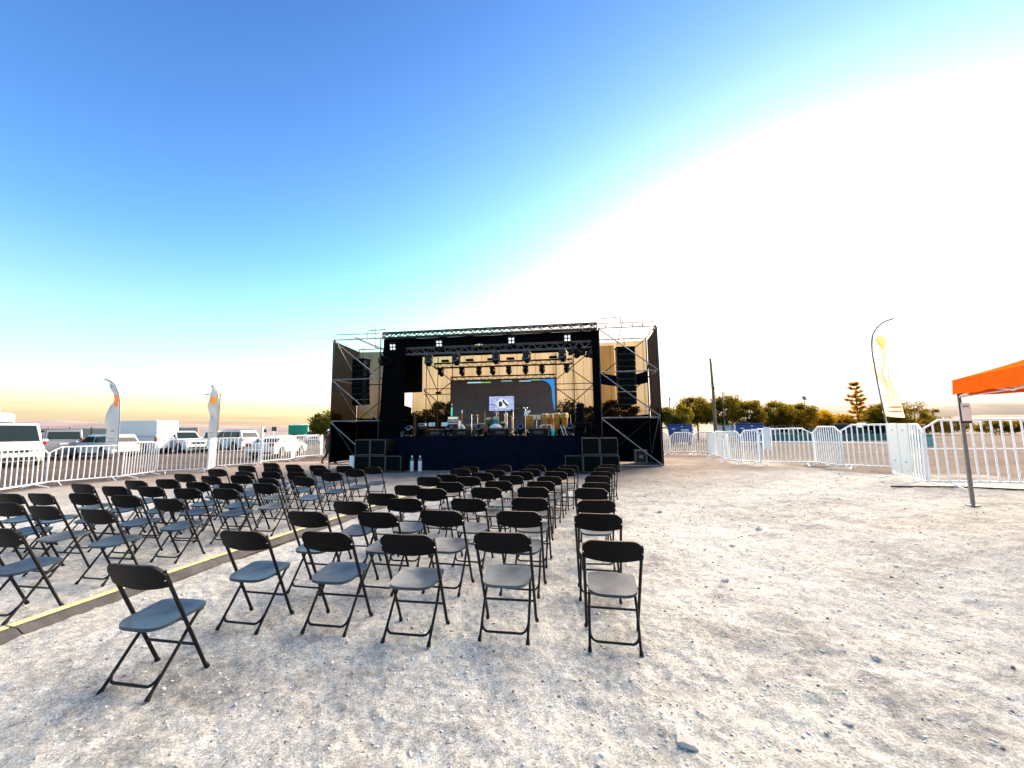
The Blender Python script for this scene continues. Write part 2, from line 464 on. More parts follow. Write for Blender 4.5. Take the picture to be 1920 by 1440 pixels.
def ground_material():
    m = bpy.data.materials.new('gravel_ground'); m.use_nodes = True
    t = m.node_tree
    b = t.nodes['Principled BSDF']
    b.inputs['Roughness'].default_value = 0.95
    b.inputs['Specular IOR Level'].default_value = 0.15
    L = t.links.new
    geo = t.nodes.new('ShaderNodeNewGeometry')
    P = geo.outputs['Position']

    def nz(scale, detail=8, rough=0.6, dist=0.0, sc=(1, 1, 1)):
        n = t.nodes.new('ShaderNodeTexNoise')
        n.inputs['Scale'].default_value = scale; n.inputs['Detail'].default_value = detail
        n.inputs['Roughness'].default_value = rough; n.inputs['Distortion'].default_value = dist
        if sc != (1, 1, 1):
            mp = t.nodes.new('ShaderNodeMapping'); mp.inputs['Scale'].default_value = sc
            L(P, mp.inputs[0]); L(mp.outputs[0], n.inputs['Vector'])
        else: L(P, n.inputs['Vector'])
        return n.outputs['Fac']

    def ramp(f, a, b_, ca, cb):
        r = t.nodes.new('ShaderNodeValToRGB')
        r.color_ramp.elements[0].position, r.color_ramp.elements[1].position = a, b_
        r.color_ramp.elements[0].color, r.color_ramp.elements[1].color = (*ca, 1), (*cb, 1)
        L(f, r.inputs['Fac']); return r.outputs['Color']

    def mix(f, a, b_, mode='MIX'):
        x = t.nodes.new('ShaderNodeMixRGB'); x.blend_type = mode
        if isinstance(f, float): x.inputs[0].default_value = f
        else: L(f, x.inputs[0])
        L(a, x.inputs[1])
        if isinstance(b_, tuple): x.inputs[2].default_value = (*b_, 1)
        else: L(b_, x.inputs[2])
        return x.outputs[0]

    # pale dusty crushed-rock surface: trodden light dust over greyer grit, worn in patches
    pad = ramp(nz(0.50, 8, 0.66, 0.4), 0.34, 0.66, (0.27, 0.262, 0.258), (0.64, 0.632, 0.615))
    pad = mix(ramp(nz(1.9, 9, 0.74, 0.8), 0.40, 0.62, (0, 0, 0), (0.85, 0.85, 0.85)), pad, (0.70, 0.692, 0.672))
    pad = mix(ramp(nz(5.5, 7, 0.72, 0.5), 0.55, 0.70, (0, 0, 0), (0.60, 0.60, 0.60)), pad, (0.25, 0.243, 0.235))
    pad = mix(ramp(nz(0.9, 5, 0.6), 0.57, 0.74, (0, 0, 0), (0.45, 0.45, 0.45)), pad, (0.46, 0.39, 0.34))
    pad = mix(1.0, pad, ramp(nz(75, 5, 0.7), 0.34, 0.66, (0.50, 0.50, 0.50), (1.15, 1.15, 1.15)), 'MULTIPLY')
    pad = mix(1.0, pad, ramp(nz(17, 9, 0.78, 0.4), 0.40, 0.60, (0.66, 0.66, 0.66), (1.12, 1.12, 1.12)), 'MULTIPLY')
    pad = mix(1.0, pad, (0.985, 1.0, 0.945), 'MULTIPLY')
    vor = t.nodes.new('ShaderNodeTexVoronoi'); vor.inputs['Scale'].default_value = 21
    L(P, vor.inputs['Vector'])
    pad = mix(ramp(vor.outputs['Distance'], 0.10, 0.20, (0.7, 0.7, 0.7), (0, 0, 0)), pad, ramp(vor.outputs['Color'], 0.3, 0.6, (0.60, 0.59, 0.58), (0.11, 0.105, 0.10)))
    # tan beaten earth round the stage
    sep = t.nodes.new('ShaderNodeSeparateXYZ'); L(P, sep.inputs[0])

    def math_(op, a, b_=None):
        x = t.nodes.new('ShaderNodeMath'); x.operation = op
        for i, q in enumerate((a, b_)):
            if q is None: continue
            if isinstance(q, (int, float)): x.inputs[i].default_value = q
            else: L(q, x.inputs[i])
        return x.outputs[0]

    def mr(v, a, b_, c=0.0, d=1.0):
        x = t.nodes.new('ShaderNodeMapRange'); x.clamp = True
        L(v, x.inputs['Value'])
        for k, q in zip(('From Min', 'From Max', 'To Min', 'To Max'), (a, b_, c, d)): x.inputs[k].default_value = q
        return x.outputs[0]
    wob = math_('MULTIPLY', math_('SUBTRACT', nz(0.35, 5), 0.5), 7.0)
    yy = math_('ADD', sep.outputs['Y'], wob)
    xx = math_('ADD', sep.outputs['X'], wob)
    tan = ramp(nz(0.8, 7, 0.65), 0.3, 0.7, (0.20, 0.155, 0.122), (0.36, 0.30, 0.245))
    tan = mix(1.0, tan, ramp(nz(25, 5, 0.7), 0.3, 0.7, (0.75, 0.75, 0.75), (1.15, 1.15, 1.15)), 'MULTIPLY')
    c = mix(mr(yy, 9.5, 14.5), pad, tan)
    # brown open ground outside the barriers
    soil = ramp(nz(0.4, 8, 0.65, 0, (0.5, 1.6, 1)), 0.3, 0.72, (0.040, 0.027, 0.021), (0.120, 0.090, 0.076))
    soil = mix(ramp(nz(0.06, 4, 0.5, 0, (0.4, 1.5, 1)), 0.5, 0.68, (0, 0, 0), (0.7, 0.7, 0.7)), soil, (0.20, 0.165, 0.145))
    out_l = mr(math_('ADD', xx, math_('MULTIPLY', yy, -0.12)), -15.2, -16.6)
    out_r = mr(math_('ADD', xx, math_('MULTIPLY', yy, 0.25)), 12.6, 14.0)
    out_f = mr(yy, 22.5, 24.0)
    msk = math_('MAXIMUM', math_('MAXIMUM', out_l, out_r), out_f)
    c = mix(msk, c, soil)
    # far plain pales to dry desert
    c = mix(mr(sep.outputs['Y'], 60, 160), c, (0.22, 0.175, 0.155))
    L(c, b.inputs['Base Color'])
    h = math_('ADD', math_('MULTIPLY', nz(38, 8, 0.75), 0.6), math_('ADD', math_('MULTIPLY', nz(9, 8, 0.7), 0.9), math_('MULTIPLY', nz(2.2, 6, 0.6), 1.2)))
    bp = t.nodes.new('ShaderNodeBump'); bp.inputs['Strength'].default_value = 0.7; bp.inputs['Distance'].default_value = 0.03
    L(h, bp.inputs['Height']); L(bp.outputs['Normal'], b.inputs['Normal'])
    return m


M['ground'] = ground_material()


def vnoise(x, y, seed):
    xi, yi = np.floor(x).astype(np.int64), np.floor(y).astype(np.int64)
    fx, fy = x - xi, y - yi
    fx, fy = fx * fx * (3 - 2 * fx), fy * fy * (3 - 2 * fy)

    def h(a, b):
        v = (a * 374761393 + b * 668265263 + seed * 974634777) & 0x7fffffff
        v = ((v ^ (v >> 13)) * 1274126177) & 0x7fffffff
        return ((v ^ (v >> 16)) & 0xffff) / 65535.0
    return (h(xi, yi) * (1 - fx) + h(xi + 1, yi) * fx) * (1 - fy) + (h(xi, yi + 1) * (1 - fx) + h(xi + 1, yi + 1) * fx) * fy


def relief(x, y):
    r = np.hypot(x, y)
    f = np.clip((30 - r) / 12, 0, 1)
    z = (vnoise(x * 0.45, y * 0.45, 1) - 0.5) * 0.05 + (vnoise(x * 1.7, y * 1.7, 2) - 0.5) * 0.028
    z += (vnoise(x * 5, y * 5, 3) - 0.5) * 0.024 + (vnoise(x * 13, y * 13, 4) - 0.5) * 0.018 + (vnoise(x * 29, y * 29, 5) - 0.5) * 0.011
    return z * f


def ground_np(x, y):
    t = np.clip((x - 2.5) / 6.5, 0, 1)
    far = np.clip((np.hypot(x, y) - 70) / 150, 0, 1)
    return 0.42 * t * t * (3 - 2 * t) * (1 - far) + relief(x, y) - 0.012


def build_ground():
    front = np.linspace(R(-66), R(66), 620)
    backa = np.linspace(R(66), R(360 - 66), 60)[1:-1]
    ang = np.concatenate([front, backa])
    rad = np.concatenate([[0.0], np.geomspace(0.4, 30, 430), np.geomspace(31, 9000, 50)])
    A, Rr = np.meshgrid(ang, rad)
    X, Y = Rr * np.sin(A), Rr * np.cos(A)
    Z = ground_np(X, Y)
    na, nr = len(ang), len(rad)
    vs = np.stack([X, Y, Z], -1).reshape(-1, 3)
    i, j = np.meshgrid(np.arange(nr - 1), np.arange(na), indexing='ij')
    j2 = (j + 1) % na
    q = np.stack([i * na + j, (i + 1) * na + j, (i + 1) * na + j2, i * na + j2], -1).reshape(-1, 4)
    me = bpy.data.meshes.new('ground')
    me.vertices.add(len(vs)); me.vertices.foreach_set('co', vs.ravel())
    me.loops.add(q.size); me.loops.foreach_set('vertex_index', q[:, ::-1].ravel())
    me.polygons.add(len(q)); me.polygons.foreach_set('loop_start', np.arange(0, q.size, 4)); me.polygons.foreach_set('loop_total', np.full(len(q), 4))
    me.polygons.foreach_set('use_smooth', np.ones(len(q), bool))
    me.materials.append(M['ground']); me.update(); me.validate()
    o = bpy.data.objects.new('ground', me); col.objects.link(o)
    tag(o, kind='structure')


build_ground()


def hill(name, pts, Y0, depth, m, seed):
    """ridge: list of (x, height) along a line at distance Y0, sloping forward to the plain"""
    mb = MB()
    xs = [p[0] for p in pts]; hs = [p[1] for p in pts]
    n = 140

    def fn(a, b):
        x = xs[0] + (xs[-1] - xs[0]) * a
        h = float(np.interp(x, xs, hs))
        s = math.sin(min(1, b) * math.pi) ** 0.8
        k = mn.noise(Vector((x / 160, b * 4, seed))) * 0.10 + mn.noise(Vector((x / 50, b * 9, seed + 3))) * 0.05
        return Vector((x, Y0 + (b - 0.5) * depth, -3 + (h + 3) * s * (1 + k)))
    mb.grid(fn, n, 12)
    o = mb.build(name, m, smooth=True)
    return tag(o, kind='structure')


hill('hills_left', [(-4200, 95), (-2600, 62), (-1787, 51), (-1250, 34), (-912, 22), (-600, 24), (-350, 18), (100, 10)], 1500, 500, M['hill'], 1)
hill('hills_right', [(400, 10), (800, 22), (1050, 42), (1207, 57), (1415, 68), (1700, 62), (2100, 75), (3200, 60)], 1200, 420, M['hill_warm'], 8)
hill('foothill_right', [(150, 1), (420, 6), (588, 15), (760, 15), (1300, 14)], 500, 160, M['hill_warm'], 15)


# ------------------------------------------------------------------ stage frame
S_O = Vector((-1.350, 16.884, 0.0))
YAW = R(8.6)
EX, EY = Vector((math.cos(YAW), -math.sin(YAW), 0)), Vector((math.sin(YAW), math.cos(YAW), 0))
DECK = 1.38


def SW(s, d, z=0.0): return S_O + EX * s + EY * d + Vector((0, 0, z))
def sthing(name, label, cat, s, d, z, rz=0.0, group=None): return thing(name, label, cat, SW(s, d, z), -YAW + rz, group)


_unit = {}
def rod(parent, name, p0, p1, r, m, n=8):
    """straight tube as an object of its own, sharing one unit mesh"""
    key = (m.name, n)
    if key not in _unit:
        _unit[key] = MB().tube([(0, 0, 0), (0, 0, 1)], 1.0, n).mesh('tube', m, smooth=True)
    o = bpy.data.objects.new(name, _unit[key])
    col.objects.link(o)
    o.parent = parent
    p0, p1 = Vector(p0), Vector(p1)
    d = p1 - p0
    o.location = p0
    o.rotation_mode = 'QUATERNION'
    o.rotation_quaternion = d.to_track_quat('Z', 'Y')
    o.scale = (r, r, d.length)
    return o


def sheet(name, m, parent, p00, p10, p11, p01, nu=24, nv=24, fold=0.03, wl=0.5, thick=0.006):
    """hanging cloth between four corners, with folds and a real thickness"""
    p00, p10, p11, p01 = map(Vector, (p00, p10, p11, p01))
    nrm = (p10 - p00).cross(p01 - p00).normalized()
    L = (p10 - p00).length
    sd = rnd.random() * 50

    def fn(a, b):
        p = (p00 * (1 - a) + p10 * a) * (1 - b) + (p01 * (1 - a) + p11 * a) * b
        x = a * L / wl
        k = math.sin(x * 2.1 + sd) * 0.5 + mn.noise(Vector((x * 1.3, b * 1.2, sd))) * 0.9
        return p + nrm * (fold * k * min(1, (1 - b) * 3 + 0.25))
    o = MB().grid(fn, nu, nv).build(name, m, parent, smooth=True)
    return o


# ---- deck and skirt
deck = sthing('stage_deck', 'dark stage platform draped with a navy black cloth skirt along the front', 'stage', 0.23, 0, 0)
MB().cbox((0, 3.15, DECK - 0.06), (9.4, 6.4, 0.12), 0.01).build('platform', M['black_cloth'], deck)
sheet('skirt', M['navy_cloth'], deck, (-4.66, -0.06, 0.0), (4.66, -0.06, 0.0), (4.66, -0.06, DECK - 0.01), (-4.66, -0.06, DECK - 0.01), 150, 14, 0.035, 0.35)
for s in (-4.5, -1.5, 1.5, 4.5):
    for d in (0.3, 3.1, 6.1):
        rod(deck, 'leg', (s, d, 0), (s, d, DECK - 0.12), 0.03, M['galv'])

# ---- wing towers
def tower(name, label, s0, s1, mirror):
    """scaffold tower, s0 outer, s1 inner, in stage coordinates"""
    t = sthing(name, label, 'scaffold tower', s0, 0, 0)
    W_ = s1 - s0
    Dp = 2.2
    r = 0.024
    Z = (0.02, 2.10, 3.95, 5.76)
    for x in (0, W_):
        for d in (0, Dp):
            rod(t, 'post', (x, d, 0), (x, d, 5.8), r, M['alu_dark'])
            MB().cbox((x, d, 0.02), (0.16, 0.16, 0.03), 0.004).build('base_plate', M['galv'], t)
    for i, z in enumerate(Z):
        zz = z if i else 0.22
        rod(t, 'ledger', (0, 0, zz), (W_, 0, zz), r, M['galv'])
        rod(t, 'ledger', (0, Dp, zz), (W_, Dp, zz), r, M['alu_dark'])
        for x in (0, W_):
            rod(t, 'ledger', (x, 0, zz), (x, Dp, zz), r, M['galv'])
    # front face braces
    a, b = (0, W_) if not mirror else (W_, 0)
    for z0, z1 in ((5.72, 3.98), (3.92, 2.14), (2.06, 0.24)):
        rod(t, 'brace', (a, -0.05, z0), (b, -0.05, z1), r, M['galv'])
    # rear face and side braces
    for z0, z1 in ((5.72, 3.98), (3.92, 2.14), (2.06, 0.24)):
        rod(t, 'brace', (b, Dp - 0.05, z0), (a, Dp - 0.05, z1), r * 0.8, M['alu_dark'])
        xo = 0.05 if W_ > 0 else -0.05
        rod(t, 'brace', (xo, 0, z0), (xo, Dp, z1), r, M['galv'])
    return t


tl = tower('scaffold_tower', 'silver scaffold tower at the left wing of the stage, clad in black mesh', -6.77, -4.52, False)
tr = tower('scaffold_tower', 'silver scaffold tower at the right wing of the stage, clad in brown-black mesh', 7.22, 4.98, True)
# extra rails and standards on top of the towers
rod(tl, 'guard_rail', (0.02, 0, 6.0), (2.2, 0, 5.98), 0.018, M['galv'])
rod(tl, 'guard_rail', (1.4, 0.4, 6.22), (2.3, 0.4, 6.26), 0.02, M['galv'])
rod(tl, 'guard_rail', (1.4, 0.4, 5.8), (1.4, 0.4, 6.22), 0.02, M['galv'])
rod(tl, 'standard', (1.78, 0.4, 5.4), (1.78, 0.4, 6.55), 0.018, M['galv'])
rod(tl, 'outrigger', (0.72, 0.5, 5.98), (2.05, 0.5, 5.38), 0.06, M['white'])
rod(tr, 'guard_rail', (-2.3, 0, 6.15), (-1.35, 0, 6.2), 0.02, M['galv'])
rod(tr, 'guard_rail', (-1.35, 0, 6.2), (-1.35, 0, 5.8), 0.02, M['galv'])
rod(tr, 'guard_rail', (-2.3, 0, 5.96), (0, 0, 5.93), 0.018, M['galv'])
rod(tr, 'standard', (-1.45, 0.8, 5.2), (-1.1, 0.8, 6.4), 0.018, M['galv'])
for x in (-1.95, -0.9, -0.5):
    MB().cbox((x, 0.02, 5.84), (0.05, 0.05, 0.12), 0.008).build('clamp', M['galv'], tr)

# mesh cladding of the wings: hung on the towers, things of their own
def cladding(name, label, m, *corners, **k):
    t = thing(name, label, 'cloth', SW(*corners[0]), -YAW)
    o = SW(*corners[0])
    inv = Matrix.Rotation(YAW, 3, 'Z')
    sheet('cloth', m, t, *[inv @ (SW(*c) - o) for c in corners], **k)
    return t


cladding('side_cloth', 'dark brown mesh cloth closing the outer side of the left wing', M['mesh_side'], (-6.83, 0, 0.28), (-6.83, 2.26, 0.28), (-6.83, 2.26, 5.66), (-6.83, 0, 5.74), fold=0.05)
cladding('side_cloth', 'dark brown mesh cloth closing the outer side of the right wing', M['mesh_side'], (7.28, 0, 0.15), (7.28, 2.26, 0.15), (7.28, 2.26, 5.66), (7.28, 0, 5.76), fold=0.05)
cladding('wing_backdrop', 'tan see-through mesh behind the left line array', M['mesh_left'], (-6.8, 2.27, 2.0), (-4.5, 2.27, 2.0), (-4.5, 2.27, 5.60), (-6.8, 2.27, 5.64), fold=0.03)
cladding('wing_backdrop', 'tan see-through mesh behind the right line array', M['mesh_back'], (4.95, 2.27, 2.0), (7.25, 2.27, 2.0), (7.25, 2.27, 5.68), (4.95, 2.27, 5.62), fold=0.03)
cladding('wing_skirt', 'black opaque cloth low across the back of the left wing', M['black_cloth'], (-6.8, 2.22, 0.1), (-4.5, 2.22, 0.1), (-4.5, 2.22, 2.15), (-6.8, 2.22, 2.3), fold=0.03)
cladding('wing_skirt', 'black opaque cloth low across the back of the right wing', M['black_cloth'], (4.95, 2.22, 0.2), (7.25, 2.22, 0.2), (7.25, 2.22, 2.3), (4.95, 2.22, 2.1), fold=0.03)
cladding('side_skirt', 'black opaque cloth low along the outer side of the left wing', M['black_cloth'], (-6.80, 0.03, 0.30), (-6.80, 2.24, 0.30), (-6.80, 2.24, 2.08), (-6.80, 0.03, 2.06), fold=0.03)
cladding('side_skirt', 'black opaque cloth low along the outer side of the right wing', M['black_cloth'], (7.25, 0.03, 0.18), (7.25, 2.24, 0.18), (7.25, 2.24, 2.10), (7.25, 0.03, 2.08), fold=0.03)
cladding('scrim', 'wide tan see-through mesh hung across the back of the stage', M['mesh_back'], (-5.6, 6.25, 1.0), (6.2, 6.25, 1.0), (6.2, 6.25, 6.3), (-5.6, 6.25, 6.3), fold=0.05, nu=80)
cladding('scrim_skirt', 'black cloth along the foot of the back mesh', M['black_cloth'], (-5.6, 6.2, 0.3), (6.2, 6.2, 0.3), (6.2, 6.2, 1.75), (-5.6, 6.2, 1.75), fold=0.03, nu=60)
# black legs (proscenium drapes)
cladding('leg_drape', 'tall black drape at the left edge of the stage opening', M['black_cloth'], (-4.62, 0.22, DECK), (-3.46, 0.22, DECK), (-3.46, 0.22, 5.75), (-4.5, 0.22, 5.75), fold=0.10, wl=0.4, nu=60)
cladding('leg_drape', 'narrow black drape at the right edge of the stage opening', M['black_cloth'], (4.68, 0.22, 0.6), (5.0, 0.22, 0.6), (5.0, 0.22, 5.75), (4.68, 0.22, 5.75), fold=0.05, wl=0.3, nu=24)
# left side wall with an unclosed gap where the sky shows
sw = sthing('side_wall_cloth', 'black cloth on the left side of the stage with an open gap showing sky', 'cloth', -4.5, 0, 0)
def sw_piece(d0, d1, z0, z1, z0b=None, z1b=None):
    sheet('cloth', M['black_cloth'], sw, (0, d0, z0), (0, d1, z0b if z0b is not None else z0), (0, d1, z1b if z1b is not None else z1), (0, d0, z1), fold=0.02, nu=10, nv=10)
sw_piece(0.3, 2.45, DECK, 5.75)
sw_piece(2.45, 5.0, 3.52, 5.78, 3.80, 5.9)
sw_piece(2.45, 5.0, DECK, 2.45, DECK, 2.18)
sw_piece(2.45, 3.55, 2.40, 2.92, 2.40, 2.85)
# roof sheet
roof = sthing('stage_roof', 'black roof sheet over the stage, lower face showing behind the front truss', 'roof', 0.23, 0, 0)
sheet('canvas', M['black_cloth'], roof, (-4.66, 0.30, 5.73), (4.70, 0.30, 5.73), (5.2, 6.4, 6.05), (-5.2, 6.4, 6.05), nu=30, nv=20, fold=0.05)
sheet('valance', M['black_cloth'], roof, (-4.66, 0.27, 5.36), (4.70, 0.27, 5.36), (4.70, 0.27, 5.735), (-4.66, 0.27, 5.735), nu=60, nv=6, fold=0.02)
for x in (-4.6, 4.65):
    rod(roof, 'edge_pole', (x, 0.2, 5.7), (x, 6.3, 6.02), 0.03, M['alu_dark'])


def truss(name, label, s0, s1, d, z0, z1, m, bay=0.5, chord=0.024, depth=None, vert=False, rung=0.0095):
    t = sthing(name, label, 'truss', s0, d, z0)
    L, h = s1 - s0, z1 - z0
    dp = depth or h
    for y in (0, dp):
        for z in (0, h):
            rod(t, 'chord', (0, y, z), (L, y, z), chord, m)
    n = max(1, int(round(L / bay)))
    for k in range(n):
        x0, x1 = L * k / n, L * (k + 1) / n
        xm = (x0 + x1) / 2
        if vert:
            rod(t, 'upright', (x0, 0, 0), (x0, 0, h), rung, m, 6)
            rod(t, 'lacing', (x0, 0, 0), (x1, 0, h), rung, m, 6)
            rod(t, 'lacing', (x0, 0.012, h), (x1, 0.012, 0), rung, m, 6)
            rod(t, 'lacing', (x0, dp, 0), (x1, dp, h), rung, m, 6)
        else:
            rod(t, 'lacing', (x0, 0, 0), (xm, 0, h), rung, m, 6)
            rod(t, 'lacing', (xm, 0, h), (x1, 0, 0), rung, m, 6)
            rod(t, 'lacing', (x0, dp, 0), (xm, dp, h), rung, m, 6)
            rod(t, 'lacing', (xm, dp, h), (x1, dp, 0), rung, m, 6)
        rod(t, 'spreader', (x0, 0, 0), (x0, dp, 0), rung, m, 6)
    for x in (0, L):
        MB().cbox((x, dp / 2, h / 2), (0.03, dp + 0.03, h + 0.03), 0.004).build('end_plate', m, t)
    return t


truss('roof_truss', 'long cross-laced truss along the top front edge of the stage', -4.42, 4.90, -0.06, 5.75, 5.98, M['alu_dark'], bay=0.42, vert=True, chord=0.032, depth=0.25, rung=0.017)
truss('lighting_truss', 'front lighting truss carrying blinders and the larger moving heads', -4.55, 4.92, 0.32, 5.06, 5.33, M['alu'], bay=0.50, chord=0.024)
truss('lighting_truss', 'dark middle lighting truss below the roof, with flat fixtures on top', -3.6, 3.87, 4.4, 5.06, 5.31, M['alu_dark'], bay=0.5)
truss('lighting_truss', 'dark rear truss directly above the video wall', -2.95, 2.98, 5.35, 4.45, 4.66, M['alu_dark'], bay=0.45)

# truss towers holding the front of the roof
for s, wh in ((-4.4, 'left'), (4.83, 'right')):
    t = sthing('truss_column', f'dark truss column holding the {wh} front corner of the stage roof', 'truss column', s, 0.30, 0.02)
    for x in (-0.11, 0.11):
        for y in (-0.0, 0.22):
            rod(t, 'chord', (x, y, 0), (x, y, 5.7), 0.024, M['alu_dark'])
    for k in range(12):
        z = 0.1 + k * 0.46
        rod(t, 'lacing', (-0.11, 0, z), (0.11, 0, z + 0.46), 0.01, M['alu_dark'], 6)
# rear scaffold braces behind the gear
rear = sthing('rear_scaffold', 'dark scaffold bays with crossed braces standing before the back mesh', 'scaffold', 0, 5.75, 0)
for x in (-4.55, -3.85, -2.98, 2.98, 3.95, 5.0):
    rod(rear, 'post', (x, 0, 0), (x, 0, 5.9), 0.024, M['alu_dark'])
for a, b in (((-4.7, 5.78), (-2.95, 4.42)), ((-4.7, 5.70), (-3.9, 3.95)), ((-4.7, 4.02), (-2.95, 2.45)), ((-2.95, 4.50), (-4.0, 3.72)), ((-4.7, 4.0), (-4.0, 2.6)),
             ((2.95, 4.40), (4.95, 5.95)), ((3.75, 5.0), (5.0, 4.08)), ((3.2, 2.55), (5.0, 4.08)), ((2.95, 3.95), (4.2, 3.0))):
    rod(rear, 'brace', (a[0], 0.06, a[1]), (b[0], 0.06, b[1]), 0.024, M['alu_dark'])
for z in (4.05, 3.72):
    rod(rear, 'ledger', (-4.7, 0, z), (-2.9, 0, z), 0.022, M['alu_dark'])
    rod(rear, 'ledger', (2.9, 0, z + 0.1), (5.1, 0, z + 0.1), 0.022, M['alu_dark'])
MB().cbox((-3.78, -0.05, 3.80), (0.32, 0.2, 0.14), 0.02).build('junction_box', M['red_cloth'], rear)
for x0, x1, z0 in ((3.35, 3.6, 5.2), (3.9, 4.35, 5.4), (4.5, 4.55, 5.4)):
    MB().tube([(x0, -0.1, z0), ((x0 + x1) / 2 - 0.05, -0.1, (z0 + 2) / 2), (x1, -0.1, 1.9)], 0.008, 6).build('cable', M['trim'], rear)

# dark swag and line arrays in the wings
sg = sthing('cloth_swag', 'dark navy cloth swag slung across the right wing behind the line array', 'cloth', 5.05, 1.95, 3.6)
MB().grid(lambda a, b: Vector((a * 2.15, 0.02 * math.sin(a * 20), 0.02 + 0.48 * b + (0.22 * (2 * a - 1) ** 2 if b > 0.5 else 0.16 * (2 * a - 1) ** 2) - 0.08)), 30, 6).build('cloth', M['navy_cloth'], sg, smooth=True)


def line_array(label, s, d, ztop, n, rz):
    t = sthing('line_array', label, 'line array', s, d, ztop, rz)
    MB().cbox((0, 0.05, 0.05), (0.80, 0.5, 0.06), 0.01).build('fly_bar', M['cabinet'], t)
    rod(t, 'hoist_chain', (0, 0.1, 0.05), (0, 0.1, 0.75), 0.015, M['alu_dark'])
    z, y, a = 0.0, 0.0, 0.0
    for k in range(n):
        h = 0.262
        a = R(0.4 * k * k * 0.35)
        rot = Matrix.Rotation(a, 3, 'X')
        mb = MB()
        poly = [(-0.36, -0.131), (0.36, -0.131), (0.36, 0.131), (-0.36, 0.131)]
        c = Vector((0, y, z - h / 2))
        mb.box(c + rot @ Vector((0, 0.02, 0)), (0.76, 0.40, h - 0.016), rot)
        cab = mb.build('speaker_cabinet', M['cabinet'], t, bevel=0.012)
        g = MB().box(c + rot @ Vector((0, -0.195, 0)), (0.62, 0.03, h - 0.06), rot).build('grille', M['grille'], cab)
        sp = MB()
        for x in (-0.375, 0.375): sp.box(c + rot @ Vector((x, -0.06, 0)), (0.035, 0.2, h - 0.05), rot)
        sp.box(c + rot @ Vector((0, -0.19, -h / 2 + 0.012)), (0.74, 0.04, 0.014), rot)
        sp.build('rigging_rail', M['edge'], cab)
        z -= h * math.cos(a)
        y += h * math.sin(a)
    return t


line_array('black line array of eight cabinets hung in the left wing', -6.0, 1.0, 4.95, 8, R(-20))
line_array('black line array of eight cabinets hung in the right wing', 6.12, 1.0, 5.05, 9, R(4))


def subwoofer(label, s, d, z):
    t = sthing('subwoofer', label, 'subwoofer', s, d, z, group='black bass cabinets stacked before the stage')
    MB().cbox((0, 0.45, 0.315), (0.655, 0.9, 0.625), 0.012).build('cabinet', M['cabinet'], t)
    f = MB()
    for a, b in (((0, -0.012, 0.61), (0.655, 0.03, 0.03)), ((0, -0.012, 0.02), (0.655, 0.03, 0.03)), ((-0.313, -0.012, 0.315), (0.03, 0.03, 0.57)), ((0.313, -0.012, 0.315), (0.03, 0.03, 0.57))):
        f.box(a, b)
    f.build('edge_trim', M['edge'], t)  # light caught by the cabinet rims is put into this paler grey
    MB().cbox((0, -0.004, 0.315), (0.585, 0.02, 0.54), 0.005).build('grille', M['grille'], t)
    return t


for i, (s, z, wh) in enumerate(((-4.67, 0.03, 'bottom left'), (-4.0, 0.03, 'bottom middle'), (-3.33, 0.03, 'bottom right'), (-4.67, 0.68, 'top left'), (-4.0, 0.68, 'top right'))):
    subwoofer(f'black subwoofer, {wh} cabinet of the stack left of the stage front', s, -1.0, z)
for i, (s, z, wh) in enumerate(((3.84, 0.05, 'bottom left'), (4.51, 0.05, 'bottom middle'), (5.18, 0.05, 'bottom right'), (4.47, 0.70, 'top left'), (5.14, 0.70, 'top right'))):
    subwoofer(f'black subwoofer, {wh} cabinet of the stack right of the stage front', s, -1.0, z)

# gas bottles and white panel by the skirt
for s, wh in ((-2.73, 'left'), (-2.38, 'right')):
    t = sthing('gas_bottle', f'white bottle with grey-green shoulder at the stage foot, {wh} of the pair', 'bottle', s, -0.55, 0.0)
    MB().lathe([(0.07, 0), (0.078, 0.02), (0.078, 0.42)], 16).build('body', M['white'], t, smooth=True)
    MB().lathe([(0.078, 0.421), (0.076, 0.47), (0.05, 0.53), (0.022, 0.555)], 16).build('shoulder', M['teal_wall'], t, smooth=True)
    MB().lathe([(0.022, 0.556), (0.034, 0.575), (0.034, 0.615), (0.018, 0.64)], 12).build('valve_cap', M['white'], t, smooth=True)
t = sthing('white_panel', 'white plastic panel leaning at the outer end of the left subwoofers', 'panel', -5.12, -1.0, 0.12, R(10))
MB().cbox((0, 0, 0.28), (0.19, 0.05, 0.52), 0.01).build('upper_sheet', M['white'], t)
MB().cbox((0, -0.003, 0.0), (0.17, 0.045, 0.03), 0.005).build('foot', M['trim'], t)

# dimmer rack on the right wing base
t = sthing('power_rack', 'small dark power rack with silver frame on the floor of the right wing', 'rack', 6.55, 0.9, 0.26)
f = MB()
for x in (-0.22, 0.22):
    for y in (-0.2, 0.2): f.box((x, y, 0.27), (0.03, 0.03, 0.54))
for z in (0.015, 0.525):
    for x in (-0.22, 0.22): f.box((x, 0, z), (0.032, 0.4, 0.032))
    for y in (-0.2, 0.2): f.box((0, y, z), (0.41, 0.032, 0.032))
f.build('frame', M['alu'], t)
MB().cbox((0, 0, 0.27), (0.40, 0.36, 0.44), 0.01).build('housing', M['fixture'], t)
MB().cbox((0, -0.19, 0.26), (0.16, 0.03, 0.12), 0.01).build('panel', M['alu'], t)

